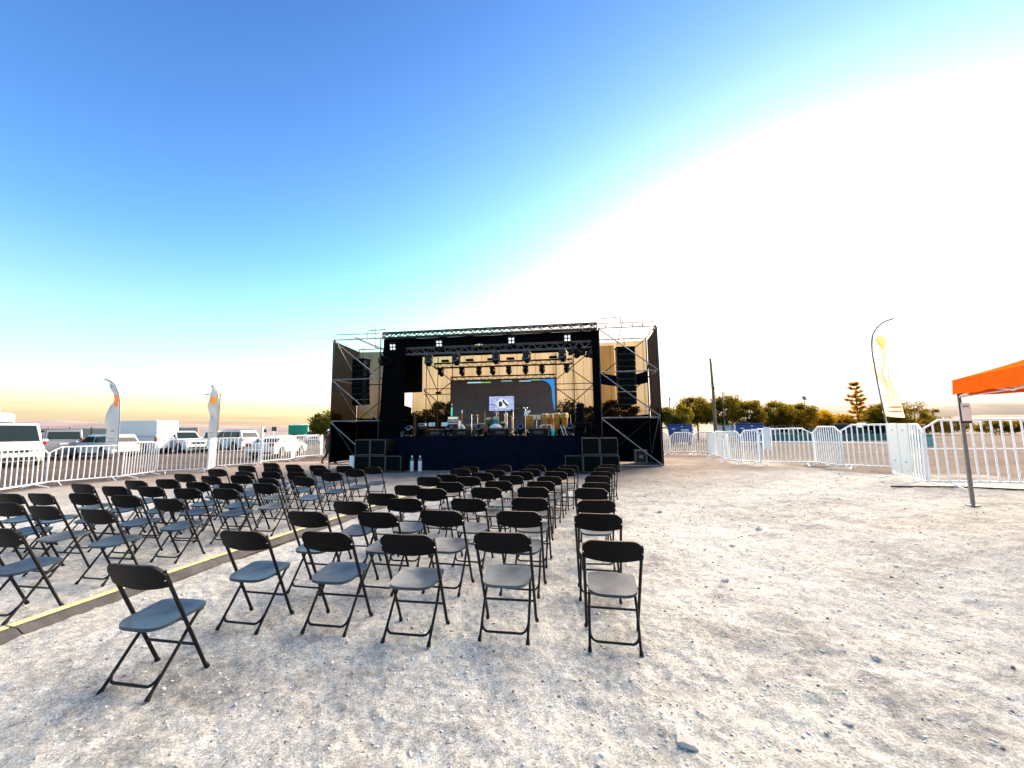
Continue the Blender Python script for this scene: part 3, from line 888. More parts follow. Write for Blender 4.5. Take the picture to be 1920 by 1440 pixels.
# ---- moving heads
def moving_head(scale=1.0, up=False):
    t = thing('moving_head', 'x', 'stage light')
    k = scale
    sg_ = 1 if up else -1
    MB().cbox((0, 0, sg_ * 0.06 * k), (0.34 * k, 0.30 * k, 0.12 * k), 0.02 * k).build('base', M['fixture'], t)
    for x in (-1, 1):
        poly = [(x * 0.12 * k, sg_ * 0.12 * k), (x * 0.17 * k, sg_ * 0.12 * k), (x * 0.185 * k, sg_ * 0.38 * k), (x * 0.145 * k, sg_ * 0.38 * k)]
        MB().prism(poly, -0.06 * k, 0.06 * k).build('yoke_arm', M['fixture'], t)
    rot = Matrix.Rotation(R(60 if not up else 62), 3, 'X')
    c = Vector((0, 0, sg_ * 0.34 * k))
    MB().lathe([(0.09 * k, -0.16 * k), (0.135 * k, -0.10 * k), (0.14 * k, 0.10 * k), (0.125 * k, 0.17 * k)], 16, c, rot).build('head', M['fixture'], t, smooth=True)
    MB().lathe([(0.128 * k, 0.172 * k), (0.135 * k, 0.195 * k), (0.12 * k, 0.20 * k)], 16, c, rot).build('lens_ring', M['alu'], t, smooth=True)
    MB().lathe([(0.118 * k, 0.18 * k), (0.10 * k, 0.205 * k), (0.0, 0.215 * k)], 16, c, rot).build('lens', M['lens'], t, smooth=True)
    if not up:
        for x in (-0.1, 0.1):
            MB().cbox((x * k, 0, 0.05 * k), (0.035 * k, 0.06 * k, 0.12 * k), 0.008 * k).build('hook_clamp', M['chrome'], t)
    else:
        for x in (-0.13, 0.13):
            MB().cbox((x * k, -0.155 * k, 0.06 * k), (0.05 * k, 0.02 * k, 0.035 * k), 0.006 * k).build('handle', M['chrome'], t)
    return t


ORD = ['first', 'second', 'third', 'fourth', 'fifth', 'sixth', 'seventh', 'eighth', 'ninth', 'tenth', 'eleventh', 'twelfth']
mh = moving_head(1.0)
mh2 = moving_head(0.86)
mhu = moving_head(0.95, True)
index_kids()
def put(proto, used, label, s, d, z, group, rz=0.0):
    o = proto if not used else copy_tree(proto)
    o.location = SW(s, d, z); o.rotation_euler = (0, 0, -YAW + rz)
    o["label"] = label; o["group"] = group; o["category"] = 'stage light'
    return o


for i, s in enumerate((-3.78, -2.45, -1.18, 0.60, 1.95, 3.48)):
    put(mh, i > 0, f'black moving head light hanging {ORD[i]} from the left under the front lighting truss', s, 0.45, 4.99, 'moving heads under the front truss', R(rnd.uniform(-15, 15)))
for i, s in enumerate((-3.23, -2.05, -1.12, -0.35, 0.52, 1.42, 2.30, 3.58)):
    put(mh2, i > 0, f'black moving head light hanging {ORD[i]} from the left under the middle truss', s, 4.52, 5.01, 'moving heads under the middle truss', R(rnd.uniform(-15, 15)))
for i, s in enumerate((-3.22, -1.42, -0.10, 1.66, 3.72)):
    put(mhu, i > 0, f'black moving head light standing {ORD[i]} from the left on the stage lip', s, 0.42, DECK, 'moving heads along the stage lip', R(rnd.uniform(-10, 10)))

# blinders
def blinder():
    t = thing('blinder', 'x', 'stage light')
    MB().cbox((0, 0, 0), (0.30, 0.13, 0.30), 0.015).build('housing', M['fixture'], t)
    MB().cbox((0, 0, 0.19), (0.34, 0.10, 0.03), 0.006).build('top_flap', M['fixture'], t)
    for x in (-0.07, 0.07):
        for z in (-0.07, 0.07):
            MB().lathe([(0.055, 0), (0.050, 0.02), (0.0, 0.022)], 14, (x, -0.066, z), Matrix.Rotation(R(90), 3, 'X')).build('lamp', M['lamp'], t, smooth=True)
    MB().tube([(-0.17, 0, 0), (-0.17, 0, -0.2), (0.17, 0, -0.2), (0.17, 0, 0)], 0.012, 6).build('yoke', M['fixture'], t)
    return t


bl = blinder(); index_kids()
for i, s in enumerate((-4.03, -1.88, 1.33, 3.70)):
    o = bl if i == 0 else copy_tree(bl)
    o.location = SW(s, 0.22, 5.45 if i else 5.38); o.rotation_euler = (R(12), 0, -YAW)
    o["label"] = f'black four-lamp blinder with white lamps, {ORD[i]} from the left on the front truss'; o["group"] = 'four-lamp blinders on the front truss'

# flat fixtures on the middle truss, and par cans at both ends of the front truss
def flat_fixture():
    t = thing('flood_light', 'x', 'stage light')
    MB().cbox((0, 0, 0), (0.42, 0.18, 0.12), 0.015).build('housing', M['fixture'], t)
    MB().tube([(-0.225, 0, 0), (-0.225, 0, -0.1), (0.225, 0, -0.1), (0.225, 0, 0)], 0.012, 6).build('bracket', M['fixture'], t)
    MB().cbox((0, -0.095, 0), (0.36, 0.012, 0.08), 0.004).build('glass', M['lens'], t)
    return t


ff = flat_fixture(); index_kids()
for i, s in enumerate((-3.0, -1.62, -0.42, 0.62, 1.45, 2.9)):
    o = ff if i == 0 else copy_tree(ff)
    o.location = SW(s, 4.5, 5.44); o.rotation_euler = (0, 0, -YAW)
    o["label"] = f'flat black flood light sitting {ORD[i]} from the left on top of the middle truss'; o["group"] = 'flood lights on the middle truss'


def par_can():
    t = thing('par_can', 'x', 'stage light')
    MB().lathe([(0.07, -0.18), (0.11, -0.10), (0.12, 0.12)], 14, (0, 0, 0), Matrix.Rotation(R(90), 3, 'X')).build('can', M['fixture'], t, smooth=True)
    MB().tube([(-0.13, 0, 0), (-0.13, 0, 0.2), (0, 0, 0.26), (0.13, 0, 0.2), (0.13, 0, 0)], 0.012, 6).build('yoke', M['fixture'], t)
    for a in range(4):
        rot = Matrix.Rotation(R(90 * a), 3, 'Y')
        MB().box(rot @ Vector((0, -0.18, 0.15)), (0.2, 0.16, 0.008), rot).build('barn_door', M['fixture'], t)
    MB().lathe([(0.105, 0.0), (0.0, 0.01)], 14, (0, -0.10, 0), Matrix.Rotation(R(90), 3, 'X')).build('lens', M['lens'], t, smooth=True)
    return t


pc = par_can(); index_kids()
for i, (s, z, rx, rz_, lb) in enumerate(((-4.62, 4.72, -20, 30, 'outermost can of the left cluster'), (-4.22, 4.66, -35, -20, 'inner can of the left cluster'), (4.12, 4.78, -30, 40, 'inner can of the right cluster'),
                                         (4.62, 4.74, -15, -30, 'outermost can of the right cluster'), (-4.42, 4.88, -25, 0, 'upper can of the left cluster'), (3.85, 4.86, -30, 60, 'small can of the right cluster'))):
    o = pc if i == 0 else copy_tree(pc)
    o.location = SW(s, 0.35, z); o.rotation_euler = (R(rx), 0, -YAW + R(rz_)); o.scale = (1.1,) * 3 if i < 5 else (0.8,) * 3
    o["label"] = f'black par can with barn doors under the front truss, {lb}'; o["group"] = 'par cans at the ends of the front truss'
t = sthing('hoist_motor', 'small brass-coloured hoist clamp on the front truss, left of its middle', 'clamp', -0.12, 0.30, 5.34)
MB().cbox((0, 0, 0), (0.14, 0.1, 0.10), 0.02).build('body', M['cymbal'], t)
for x in (-0.14, 0.14): MB().lathe([(0.045, -0.03), (0.045, 0.03)], 10, (x, 0, 0), Matrix.Rotation(R(90), 3, 'Y')).build('collar', M['cymbal'], t)

# ---- LED wall
led = sthing('video_wall', 'large unlit dark grey video wall with a bright blue rounded border at top right', 'video wall', -2.97, 5.55, DECK + 0.2)
pm = MB().cbox((0, 0, 0), (0.732, 0.08, 0.712), 0.004).mesh('screen_panel', M['led'])
for i in range(8):
    for j in range(4):
        o = bpy.data.objects.new('screen_panel', pm); col.objects.link(o); o.parent = led
        o.location = (0.37 + i * 0.736, rnd.uniform(-0.003, 0.003), 0.36 + j * 0.716)
H4 = 4 * 0.716
f = MB()
f.box((2.944, 0.03, H4 + 0.03), (5.95, 0.1, 0.05)); f.box((2.944, 0.03, -0.03), (5.95, 0.1, 0.05)); f.box((-0.03, 0.03, H4 / 2), (0.05, 0.1, H4)); f.box((5.918, 0.03, H4 / 2), (0.05, 0.1, H4))
f.build('frame', M['trim'], led)
M['led_blue'] = mat('lit_blue', (0.01, 0.05, 0.12), 0.4, emit=(0.03, 0.36, 0.95), estr=0.115)
M['led_cyan'] = mat('lit_cyan', (0.05, 0.2, 0.2), 0.4, emit=(0.45, 0.85, 1.0), estr=0.13)
M['led_green'] = mat('lit_green', (0.05, 0.2, 0.05), 0.4, emit=(0.30, 0.9, 0.15), estr=0.11)
bd = MB()
out_, inn = [], []
TOPZ, RX = H4 - 0.03, 5.86
for k in range(9):
    a = R(90 * k / 8)
    inn.append((RX - 0.16 - 0.62 + 0.62 * math.sin(a), TOPZ - 0.06 - 0.55 + 0.55 * math.cos(a)))
poly_v = [(RX - 1.45, TOPZ - 0.02), (RX - 1.45, TOPZ)] + [(RX, TOPZ), (RX, 1.15), (RX - 0.05, 1.15), (RX - 0.14, TOPZ - 1.0)] + inn[::-1][1:]
bm = bmesh.new()
vv = [bm.verts.new((x, -0.047, z)) for x, z in poly_v]
fc = bm.faces.new(vv)
ext = bmesh.ops.extrude_face_region(bm, geom=[fc])
for g in ext['geom']:
    if isinstance(g, bmesh.types.BMVert): g.co.y -= 0.004
bmesh.ops.recalc_face_normals(bm, faces=bm.faces)
me = bpy.data.meshes.new('lit_border'); bm.to_mesh(me); bm.free(); me.materials.append(M['led_blue'])
o = bpy.data.objects.new('lit_border', me); col.objects.link(o); o.parent = led; o["label"] = 'blue lit border curving round the top right corner'
for x0, x1, z, h, mm in ((0.95, 1.75, TOPZ - 0.09, 0.07, 'led_cyan'), (1.75, 2.3, TOPZ - 0.10, 0.055, 'led_green'), (3.9, 4.55, TOPZ - 0.075, 0.05, 'led_cyan'), (4.6, 5.05, TOPZ - 0.03, 0.045, 'led_green'), (2.9, 3.5, TOPZ - 0.05, 0.035, 'led_cyan')):
    MB().box(((x0 + x1) / 2, -0.054, z), (x1 - x0, 0.006, h)).build('lit_strip', M[mm], led)

# ---- television on a stand, showing a pale blue picture
tv = sthing('television', 'bright television on a two-post stand before the video wall, showing a pale blue picture', 'television', 0.21, 4.0, DECK)
M['tv_pic'] = bpy.data.materials.new('tv_picture')
M['tv_pic'].use_nodes = True
tt = M['tv_pic'].node_tree
bs = tt.nodes['Principled BSDF']
tc = tt.nodes.new('ShaderNodeTexCoord')
mpn = tt.nodes.new('ShaderNodeMapping'); mpn.inputs['Scale'].default_value = (7, 1, 16)
tt.links.new(tc.outputs['Object'], mpn.inputs[0])
nn = tt.nodes.new('ShaderNodeTexNoise'); nn.inputs['Scale'].default_value = 1.3; nn.inputs['Detail'].default_value = 5
tt.links.new(mpn.outputs[0], nn.inputs['Vector'])
rr = tt.nodes.new('ShaderNodeValToRGB')
rr.color_ramp.elements[0].position = 0.36; rr.color_ramp.elements[0].color = (0.10, 0.15, 0.62, 1)
rr.color_ramp.elements[1].position = 0.58; rr.color_ramp.elements[1].color = (0.72, 0.80, 1.0, 1)
e = rr.color_ramp.elements.new(0.48); e.color = (0.42, 0.52, 0.98, 1)
tt.links.new(nn.outputs['Fac'], rr.inputs['Fac'])
tt.links.new(rr.outputs[0], bs.inputs['Emission Color']); bs.inputs['Emission Strength'].default_value = 0.125
bs.inputs['Base Color'].default_value = (0.02, 0.02, 0.03, 1); bs.inputs['Roughness'].default_value = 0.2
MB().cbox((0, 0, 1.63), (1.36, 0.07, 0.80), 0.012).build('casing', M['trim'], tv)
MB().box((0, -0.039, 1.63), (1.30, 0.006, 0.74)).build('screen', M['tv_pic'], tv)
M['tv_dark'] = mat('dark_figures', (0.03, 0.03, 0.05), 0.4)
M['tv_white'] = mat('white_disc', (0.3, 0.3, 0.3), 0.4, emit=(0.95, 0.96, 1.0), estr=0.125)
def blot(x, z, rx, rz_, m, y=-0.0435, n=12, a0=0.0):
    MB().add([(x + rx * math.cos(2 * math.pi * k / n + a0) * (1 + 0.25 * math.sin(3 * k)), y, z + rz_ * math.sin(2 * math.pi * k / n)) for k in range(n)], [tuple(range(n))]).build('picture_shape', m, tv)
blot(0.06, 1.62, 0.30, 0.24, M['tv_white'], -0.0428, 24)
blot(-0.06, 1.60, 0.10, 0.15, M['tv_dark']); blot(0.22, 1.60, 0.13, 0.14, M['tv_dark'], a0=1); blot(0.10, 1.75, 0.05, 0.08, M['tv_dark']); blot(-0.42, 1.56, 0.09, 0.07, M['tv_dark'], a0=2)
for x in (-0.2, 0.2): rod(tv, 'post', (x, 0.02, 0.05), (x, 0.02, 1.3), 0.025, M['chrome'])
MB().cbox((0, 0.02, 0.03), (0.9, 0.5, 0.05), 0.01).build('base', M['trim'], tv)
rod(tv, 'shelf_bar', (-0.3, 0.02, 0.88), (0.3, 0.02, 0.88), 0.015, M['alu_dark'])

# ---- monitors
def wedge(label, s, d, w=0.76):
    t = sthing('floor_monitor', label, 'floor monitor', s, d, DECK, group='wedge monitors along the stage lip')
    prof = [(-0.22, 0), (0.25, 0), (0.25, 0.14), (-0.05, 0.34), (-0.22, 0.30)]
    mb = MB()
    n = len(prof)
    vs = [Vector((sx * w / 2, -y_, z_)) for sx in (-1, 1) for y_, z_ in prof]
    mb.add(vs, [tuple(range(n)), tuple(range(2 * n - 1, n - 1, -1))] + [(i, i + n, (i + 1) % n + n, (i + 1) % n) for i in range(n)])
    mb.build('cabinet', M['cabinet'], t, bevel=0.012)
    MB().box((0, 0.226, 0.16), (w * 0.5, 0.012, 0.12)).build('handle_recess', M['trim'], t)
    MB().box((0, -0.101, 0.252), (w * 0.86, 0.30, 0.012), Matrix.Rotation(R(-33.7), 3, 'X')).build('grille', M['grille'], t)
    o = MB().cbox((0, -0.268, 0.07), (w * 0.98, 0.03, 0.13), 0.006).build('front_rail', M['grille'], t)
    return t


# seen from the audience: the sloped grille faces upstage, the back of each wedge faces the seats
for s, w_, lb in ((-2.02, 0.78, 'first from the left, under the music stands'), (-0.86, 0.74, 'second from the left, right of the red amplifier'), (0.82, 0.76, 'third from the left, beside the drum kit'), (2.42, 0.80, 'fourth from the left, below the congas')):
    t = wedge(f'dark wedge monitor on the stage lip, {lb}', s, 0.40, w_)
    t.rotation_euler[2] += math.pi
t = wedge('dark wedge monitor at the right end of the stage lip, before the tall speaker', 4.12, 0.9, 0.5)
t = sthing('cable_box', 'small grey stage box at the left end of the stage lip', 'stage box', -3.52, 0.25, DECK)
MB().cbox((0, 0, 0.115), (0.14, 0.14, 0.23), 0.01).build('housing', M['edge'], t)
MB().box((0, -0.073, 0.13), (0.09, 0.006, 0.14)).build('socket_plate', M['trim'], t)
t = sthing('cable_box', 'small dark stage box beside the first wedge monitor', 'stage box', -1.62, 0.15, DECK)
MB().cbox((0, 0, 0.10), (0.14, 0.14, 0.20), 0.01).build('housing', M['grille'], t)
MB().box((0, -0.073, 0.11), (0.09, 0.006, 0.12)).build('socket_plate', M['trim'], t)

# ---- amplifiers
def amp(label, s, d, w, h, cab_m, front_m, trim_m, rz=0.0):
    t = sthing('guitar_amplifier', label, 'amplifier', s, d, DECK, rz)
    MB().cbox((0, 0.15, h / 2), (w, 0.3, h), 0.015).build('cabinet', cab_m, t)
    MB().box((0, -0.006, h * 0.42), (w * 0.88, 0.016, h * 0.72)).build('grille_cloth', front_m, t)
    fr = MB()
    fr.box((0, -0.012, h * 0.80), (w * 0.97, 0.022, 0.03)); fr.box((0, -0.012, 0.025), (w * 0.97, 0.022, 0.035))
    for x in (-1, 1): fr.box((x * w * 0.465, -0.012, h * 0.42), (0.035, 0.022, h * 0.78))
    fr.build('piping', trim_m, t)
    MB().box((0, -0.005, h * 0.89), (w * 0.9, 0.012, h * 0.13)).build('control_panel', M['alu'], t)
    for k in range(5):
        MB().lathe([(0.012, 0), (0.010, 0.02)], 8, (-w * 0.3 + k * w * 0.15, -0.011, h * 0.89), Matrix.Rotation(R(90), 3, 'X')).build('knob', M['trim'], t)
    MB().tube([(-0.08, 0.15, h), (-0.06, 0.15, h + 0.03), (0.06, 0.15, h + 0.03), (0.08, 0.15, h)], 0.01, 6).build('handle', M['trim'], t)
    return t


amp('guitar amplifier with dark red cloth and white piping, silver head above', -1.62, 1.5, 0.56, 0.72, M['white'], M['red_cloth'], M['white'])
t = sthing('amplifier_head', 'silver amplifier head on top of the red amplifier', 'amplifier head', -1.64, 1.55, DECK + 0.755)
MB().cbox((0, 0.1, 0.08), (0.52, 0.22, 0.16), 0.012).build('housing', M['alu'], t)
MB().box((0, -0.012, 0.08), (0.46, 0.012, 0.10)).build('faceplate', M['chrome'], t)
amp('low grey guitar amplifier left of the drum kit', -1.0, 2.5, 0.56, 0.56, M['wall_far'], M['edge'], M['alu'])
amp('small black amplifier with white face left of the music stands', -3.27, 1.8, 0.40, 0.44, M['cabinet'], M['grille'], M['alu_dark'])
t = sthing('amplifier_head', 'small white-faced mixer on the black amplifier', 'mixer', -3.27, 1.85, DECK + 0.475)
MB().cbox((0, 0.1, 0.07), (0.36, 0.22, 0.14), 0.02).build('housing', M['white'], t)
MB().box((0, -0.012, 0.07), (0.25, 0.012, 0.05)).build('display', M['trim'], t)

# white-bodied guitar on a stand beside the red amp
def guitar(label, s, d, body_m, rz):
    t = sthing('guitar', label, 'guitar', s, d, DECK, rz)
    n = 20
    pr = [((0.13 + 0.035 * math.cos(4 * math.pi * k / n)) * math.cos(2 * math.pi * k / n), 0.36 + (0.20) * math.sin(2 * math.pi * k / n)) for k in range(n)]
    MB().prism(pr, -0.02, 0.03).build('body', body_m, t)
    MB().box((0, 0.0, 0.80), (0.05, 0.025, 0.55)).build('neck', M['wood'], t)
    MB().box((0.01, 0.0, 1.12), (0.07, 0.02, 0.15)).build('headstock', body_m, t)
    MB().box((0, -0.025, 0.34), (0.05, 0.012, 0.18)).build('pickguard', M['trim'], t)
    for x in (-0.14, 0.14): rod(t, 'stand_leg', (x, -0.1, 0), (0, 0.06, 0.5), 0.012, M['trim'])
    rod(t, 'stand_leg', (0, 0.28, 0), (0, 0.06, 0.5), 0.012, M['trim'])
    return t


guitar('cream guitar upright on a stand at the right of the red amplifier', -1.20, 1.45, M['white'], R(-15))
guitar('dark red guitar on a stand behind the drum kit stool', -0.28, 2.2, M['brown'], R(35))

# green light tube
t = sthing('light_tube', 'glowing green light tube standing behind the red amplifier', 'light tube', -1.85, 2.0, DECK)
rod(t, 'stand', (0, 0, 0.02), (0, 0, 0.80), 0.014, M['chrome'])
MB().lathe([(0.16, 0), (0.15, 0.015), (0.02, 0.03)], 14).build('foot', M['trim'], t)
MB().lathe([(0.03, 0.80), (0.036, 0.82), (0.036, 1.34), (0.03, 1.36)], 12).build('tube', M['green_tube'], t, smooth=True)
MB().lathe([(0.034, 1.361), (0.034, 1.42), (0.015, 1.43)], 12).build('cap', M['trim'], t)
MB().lathe([(0.012, 1.431), (0.028, 1.46), (0.02, 1.53), (0.004, 1.56)], 10).build('tip', M['white'], t, smooth=True)

# music stands
def music_stand(label, s, d, w, two):
    t = sthing('music_stand', label, 'music stand', s, d, DECK)
    rod(t, 'shaft', (0, 0, 0.1), (0, 0, 0.45), 0.012, M['trim'])
    for a in range(3):
        rod(t, 'leg', (0, 0, 0.2), (0.25 * math.cos(a * 2.1), 0.25 * math.sin(a * 2.1), 0.0), 0.01, M['trim'])
    rot = Matrix.Rotation(R(-18), 3, 'X')
    MB().box((0, 0.02, 0.55), (w + 0.04, 0.012, 0.22), rot).build('desk', M['trim'], t)
    if two:
        MB().box((-w * 0.17, 0.008, 0.553), (w * 0.56, 0.006, 0.18), rot).build('sheet', M['paper'], t)
        MB().box((w * 0.31, 0.008, 0.553), (w * 0.28, 0.006, 0.18), rot).build('sheet', M['paper'], t)
    else:
        MB().box((0, 0.008, 0.553), (w * 0.95, 0.006, 0.18), rot).build('sheet', M['paper'], t)


music_stand('black music stand with two white sheets, left of the pair', -2.65, 1.5, 0.34, True)
music_stand('black music stand with one wide white sheet, beside the red amplifier', -2.04, 1.5, 0.30, False)

# white tube frame at far left
t = sthing('tube_frame', 'thin white tubular frame at the far left of the stage', 'frame', -4.05, 1.6, DECK)
MB().tube([(-0.16, 0, 0.2), (-0.16, 0, 0.72), (-0.13, 0, 0.76), (0.22, 0, 0.76)], 0.014, 8).build('tube', M['alu'], t)
rod(t, 'foot', (-0.16, -0.2, 0.0), (-0.16, 0.2, 0.2), 0.014, M['alu_dark'])
MB().cbox((0.0, 0, 0.40), (0.26, 0.06, 0.035), 0.008).build('tray', M['white'], t)

# drum kit
dk = sthing('drum_kit', 'drum kit with dark green shells and bronze cymbals in the middle of the stage', 'drum kit', -0.05, 2.8, DECK)
RX90 = Matrix.Rotation(R(90), 3, 'X')
def drum(name, c, r, h, m, rot, parent, head=None):
    o = MB().lathe([(r, -h / 2), (r, h / 2)], 20, c, rot).build(name, m, parent, smooth=True)
    MB().lathe([(r * 1.03, 0), (r * 1.03, 0.03), (0.0, 0.031)], 20, Vector(c) + rot @ Vector((0, 0, h / 2)), rot).build('drum_head', head or M['skin_drum'], o, smooth=True)
    return o
drum('bass_drum', (0, 0, 0.29), 0.28, 0.42, M['green_shell'], RX90, dk, M['fixture'])
drum('tom', (-0.17, 0, 0.72), 0.14, 0.2, M['green_shell'], Matrix.Rotation(R(25), 3, 'X'), dk)
drum('tom', (0.19, 0, 0.74), 0.15, 0.22, M['teal'], Matrix.Rotation(R(25), 3, 'X'), dk)
drum('floor_tom', (-0.62, 0.1, 0.40), 0.2, 0.36, M['green_shell'], Matrix.Identity(3), dk)
drum('snare_drum', (0.58, 0.1, 0.55), 0.17, 0.14, M['chrome'], Matrix.Rotation(R(10), 3, 'X'), dk)
for x, y, z, r, tilt in ((-0.72, -0.05, 0.98, 0.24, 12), (0.62, 0, 1.02, 0.24, -14), (0.95, 0.2, 0.92, 0.2, 8), (0.15, 0.3, 1.12, 0.26, 5)):
    rod(dk, 'cymbal_stand', (x, y, 0.02), (x, y, z), 0.014, M['chrome'])
    MB().lathe([(r, -0.005), (r * 0.4, 0.015), (r * 0.18, 0.035), (0.01, 0.045)], 20, (x, y, z), Matrix.Rotation(R(tilt), 3, 'Y')).build('cymbal', M['cymbal'], dk, smooth=True)
    for a in range(3): rod(dk, 'stand_leg', (x, y, 0.2), (x + 0.2 * math.cos(a * 2.1 + x), y + 0.2 * math.sin(a * 2.1 + x), 0.0), 0.01, M['chrome'])
t = sthing('drum_stool', 'dark padded drum stool behind the drum kit', 'stool', 0.05, 3.7, DECK)
MB().lathe([(0.17, 0.45), (0.18, 0.48), (0.17, 0.55), (0.1, 0.56)], 16).build('seat', M['trim'], t, smooth=True)
for a in range(3): rod(t, 'leg', (0, 0, 0.45), (0.22 * math.cos(a * 2.1), 0.22 * math.sin(a * 2.1), 0), 0.014, M['chrome'])

# white cloth draped over a stand
t = sthing('draped_stand', 'white cloth hanging over a low stand in front of the drum kit', 'draped stand', 0.44, 1.15, DECK)
rod(t, 'post', (0, 0, 0), (0, 0, 0.50), 0.02, M['chrome'])
MB().lathe([(0.11, 0.02), (0.10, 0.16), (0.115, 0.27), (0.28, 0.36), (0.30, 0.39), (0.16, 0.52), (0.02, 0.55)], 22).build('cloth', M['white_shirt'], t, smooth=True)

# congas, bongos, timbales
def conga(label, s, d, r, h, zb):
    t = sthing('conga', label, 'conga drum', s, d, DECK)
    MB().lathe([(r * 0.72, zb), (r * 0.92, zb + h * 0.35), (r * 1.05, zb + h * 0.68), (r, zb + h * 0.96)], 20).build('shell', M['wood'], t, smooth=True)
    MB().lathe([(r * 1.06, zb + h * 0.93), (r * 1.06, zb + h * 0.97), (r * 0.98, zb + h * 1.0), (0.01, zb + h)], 20).build('drum_head', M['skin_drum'], t, smooth=True)
    for k in range(6):
        a = k * math.pi / 3
        rod(t, 'lug', (r * 1.08 * math.cos(a), r * 1.08 * math.sin(a), zb + h * 0.72), (r * 1.07 * math.cos(a), r * 1.07 * math.sin(a), zb + h * 0.95), 0.008, M['cymbal'], 6)
    for k in range(3):
        a = k * 2.1 + 0.5
        rod(t, 'leg', (r * 0.7 * math.cos(a), r * 0.7 * math.sin(a), zb + h * 0.2), (r * 1.4 * math.cos(a), r * 1.4 * math.sin(a), 0), 0.014, M['trim'])
    return t


conga('tall golden wooden conga, first from the left of four on the right of the stage', 2.56, 2.0, 0.15, 0.72, 0.28)
conga('tall golden wooden conga, second from the left of four, set slightly back', 2.86, 2.25, 0.14, 0.72, 0.28)
conga('tall golden wooden conga, third from the left of four', 3.12, 2.0, 0.15, 0.74, 0.28)
conga('tall golden wooden conga, rightmost of four', 3.46, 2.05, 0.15, 0.74, 0.28)
conga('single golden drum on a white stand left of the bongos', 1.88, 1.9, 0.17, 0.52, 0.42)
t = sthing('bongos', 'pair of small pale bongos on a chrome stand between the congas', 'bongo drums', 2.20, 1.9, DECK)
for x in (-0.11, 0.11): drum('bongo', (x, 0, 0.82), 0.095, 0.18, M['skin_drum'], Matrix.Identity(3), t)
rod(t, 'stand', (0, 0, 0.0), (0, 0, 0.74), 0.016, M['chrome'])
for a in range(3): rod(t, 'leg', (0, 0, 0.25), (0.22 * math.cos(a * 2.1), 0.22 * math.sin(a * 2.1), 0), 0.012, M['chrome'])
t = sthing('cowbell_stand', 'tall chrome stand carrying a white cowbell and small bells', 'percussion stand', 1.74, 1.5, DECK)
rod(t, 'shaft', (0, 0, 0.02), (0, 0, 1.2), 0.016, M['chrome'])
for a in range(3): rod(t, 'leg', (0, 0, 0.3), (0.26 * math.cos(a * 2.1 + 0.6), 0.26 * math.sin(a * 2.1 + 0.6), 0), 0.012, M['chrome'])
MB().prism([(-0.06, 0.90), (0.02, 0.88), (0.20, 1.05), (0.22, 1.14), (-0.04, 1.10)], -0.05, 0.05).build('cowbell', M['white'], t)
for x in (-0.07, 0.07): MB().lathe([(0.025, -0.02), (0.03, 0.0), (0.02, 0.03)], 8, (x, 0, 1.24)).build('bell', M['chrome'], t)
t = sthing('low_rack', 'low white tubular rack on the floor before the congas', 'rack', 2.66, 1.3, DECK)
MB().tube([(-0.24, 0, 0.0), (-0.24, 0, 0.44), (-0.21, 0, 0.47), (0.21, 0, 0.47), (0.24, 0, 0.44), (0.24, 0, 0.0)], 0.018, 8).build('front_hoop', M['white'], t)
MB().tube([(-0.24, 0.3, 0.0), (-0.24, 0.3, 0.44), (-0.21, 0.3, 0.47), (0.21, 0.3, 0.47), (0.24, 0.3, 0.44), (0.24, 0.3, 0.0)], 0.018, 8).build('rear_hoop', M['white'], t)
t = sthing('folding_stand', 'white folding stand with crossed legs right of the congas', 'stand', 3.42, 0.95, DECK)
for a, b in (((-0.12, 0, 0.45), (0.02, 0, 0)), ((0.02, 0, 0.45), (0.14, 0, 0.02)), ((-0.12, 0.2, 0.45), (0.02, 0.2, 0)), ((0.02, 0.2, 0.45), (0.14, 0.2, 0.02))):
    rod(t, 'leg', a, b, 0.016, M['white'])
MB().cbox((-0.05, 0.1, 0.46), (0.24, 0.26, 0.025), 0.006).build('top_plate', M['alu'], t)
t = sthing('bottle', 'turquoise bottle standing on the stage lip right of the fourth wedge', 'bottle', 2.99, 0.55, DECK)
MB().lathe([(0.05, 0), (0.07, 0.03), (0.075, 0.2), (0.055, 0.28), (0.035, 0.30)], 14).build('body', M['turq'], t, smooth=True)
MB().lathe([(0.037, 0.301), (0.037, 0.35), (0.03, 0.355)], 12).build('cap', M['turq'], t)
# microphone stands
for s, d, h, lb in ((0.88, 1.6, 1.05, 'left of the cymbals'), (1.12, 1.9, 1.12, 'tilted, right of the drum kit'), (-0.82, 1.8, 1.0, 'left of the drum kit'), (3.75, 1.2, 0.9, 'right of the congas')):
    t = sthing('microphone_stand', f'thin microphone stand {lb}', 'microphone stand', s, d, DECK)
    rod(t, 'shaft', (0, 0, 0.02), (0, 0, h), 0.013, M['chrome'])
    rod(t, 'boom', (0, 0, h), (0.18, 0.05, h + 0.1), 0.011, M['trim'])
    MB().lathe([(0.015, -0.08), (0.026, 0.0), (0.03, 0.04), (0.01, 0.07)], 10, (0.2, 0.06, h + 0.12), Matrix.Rotation(R(50), 3, 'Y')).build('microphone', M['alu'], t, smooth=True)
    for a in range(3): rod(t, 'leg', (0, 0, 0.14), (0.26 * math.cos(a * 2.1), 0.26 * math.sin(a * 2.1), 0), 0.011, M['trim'])

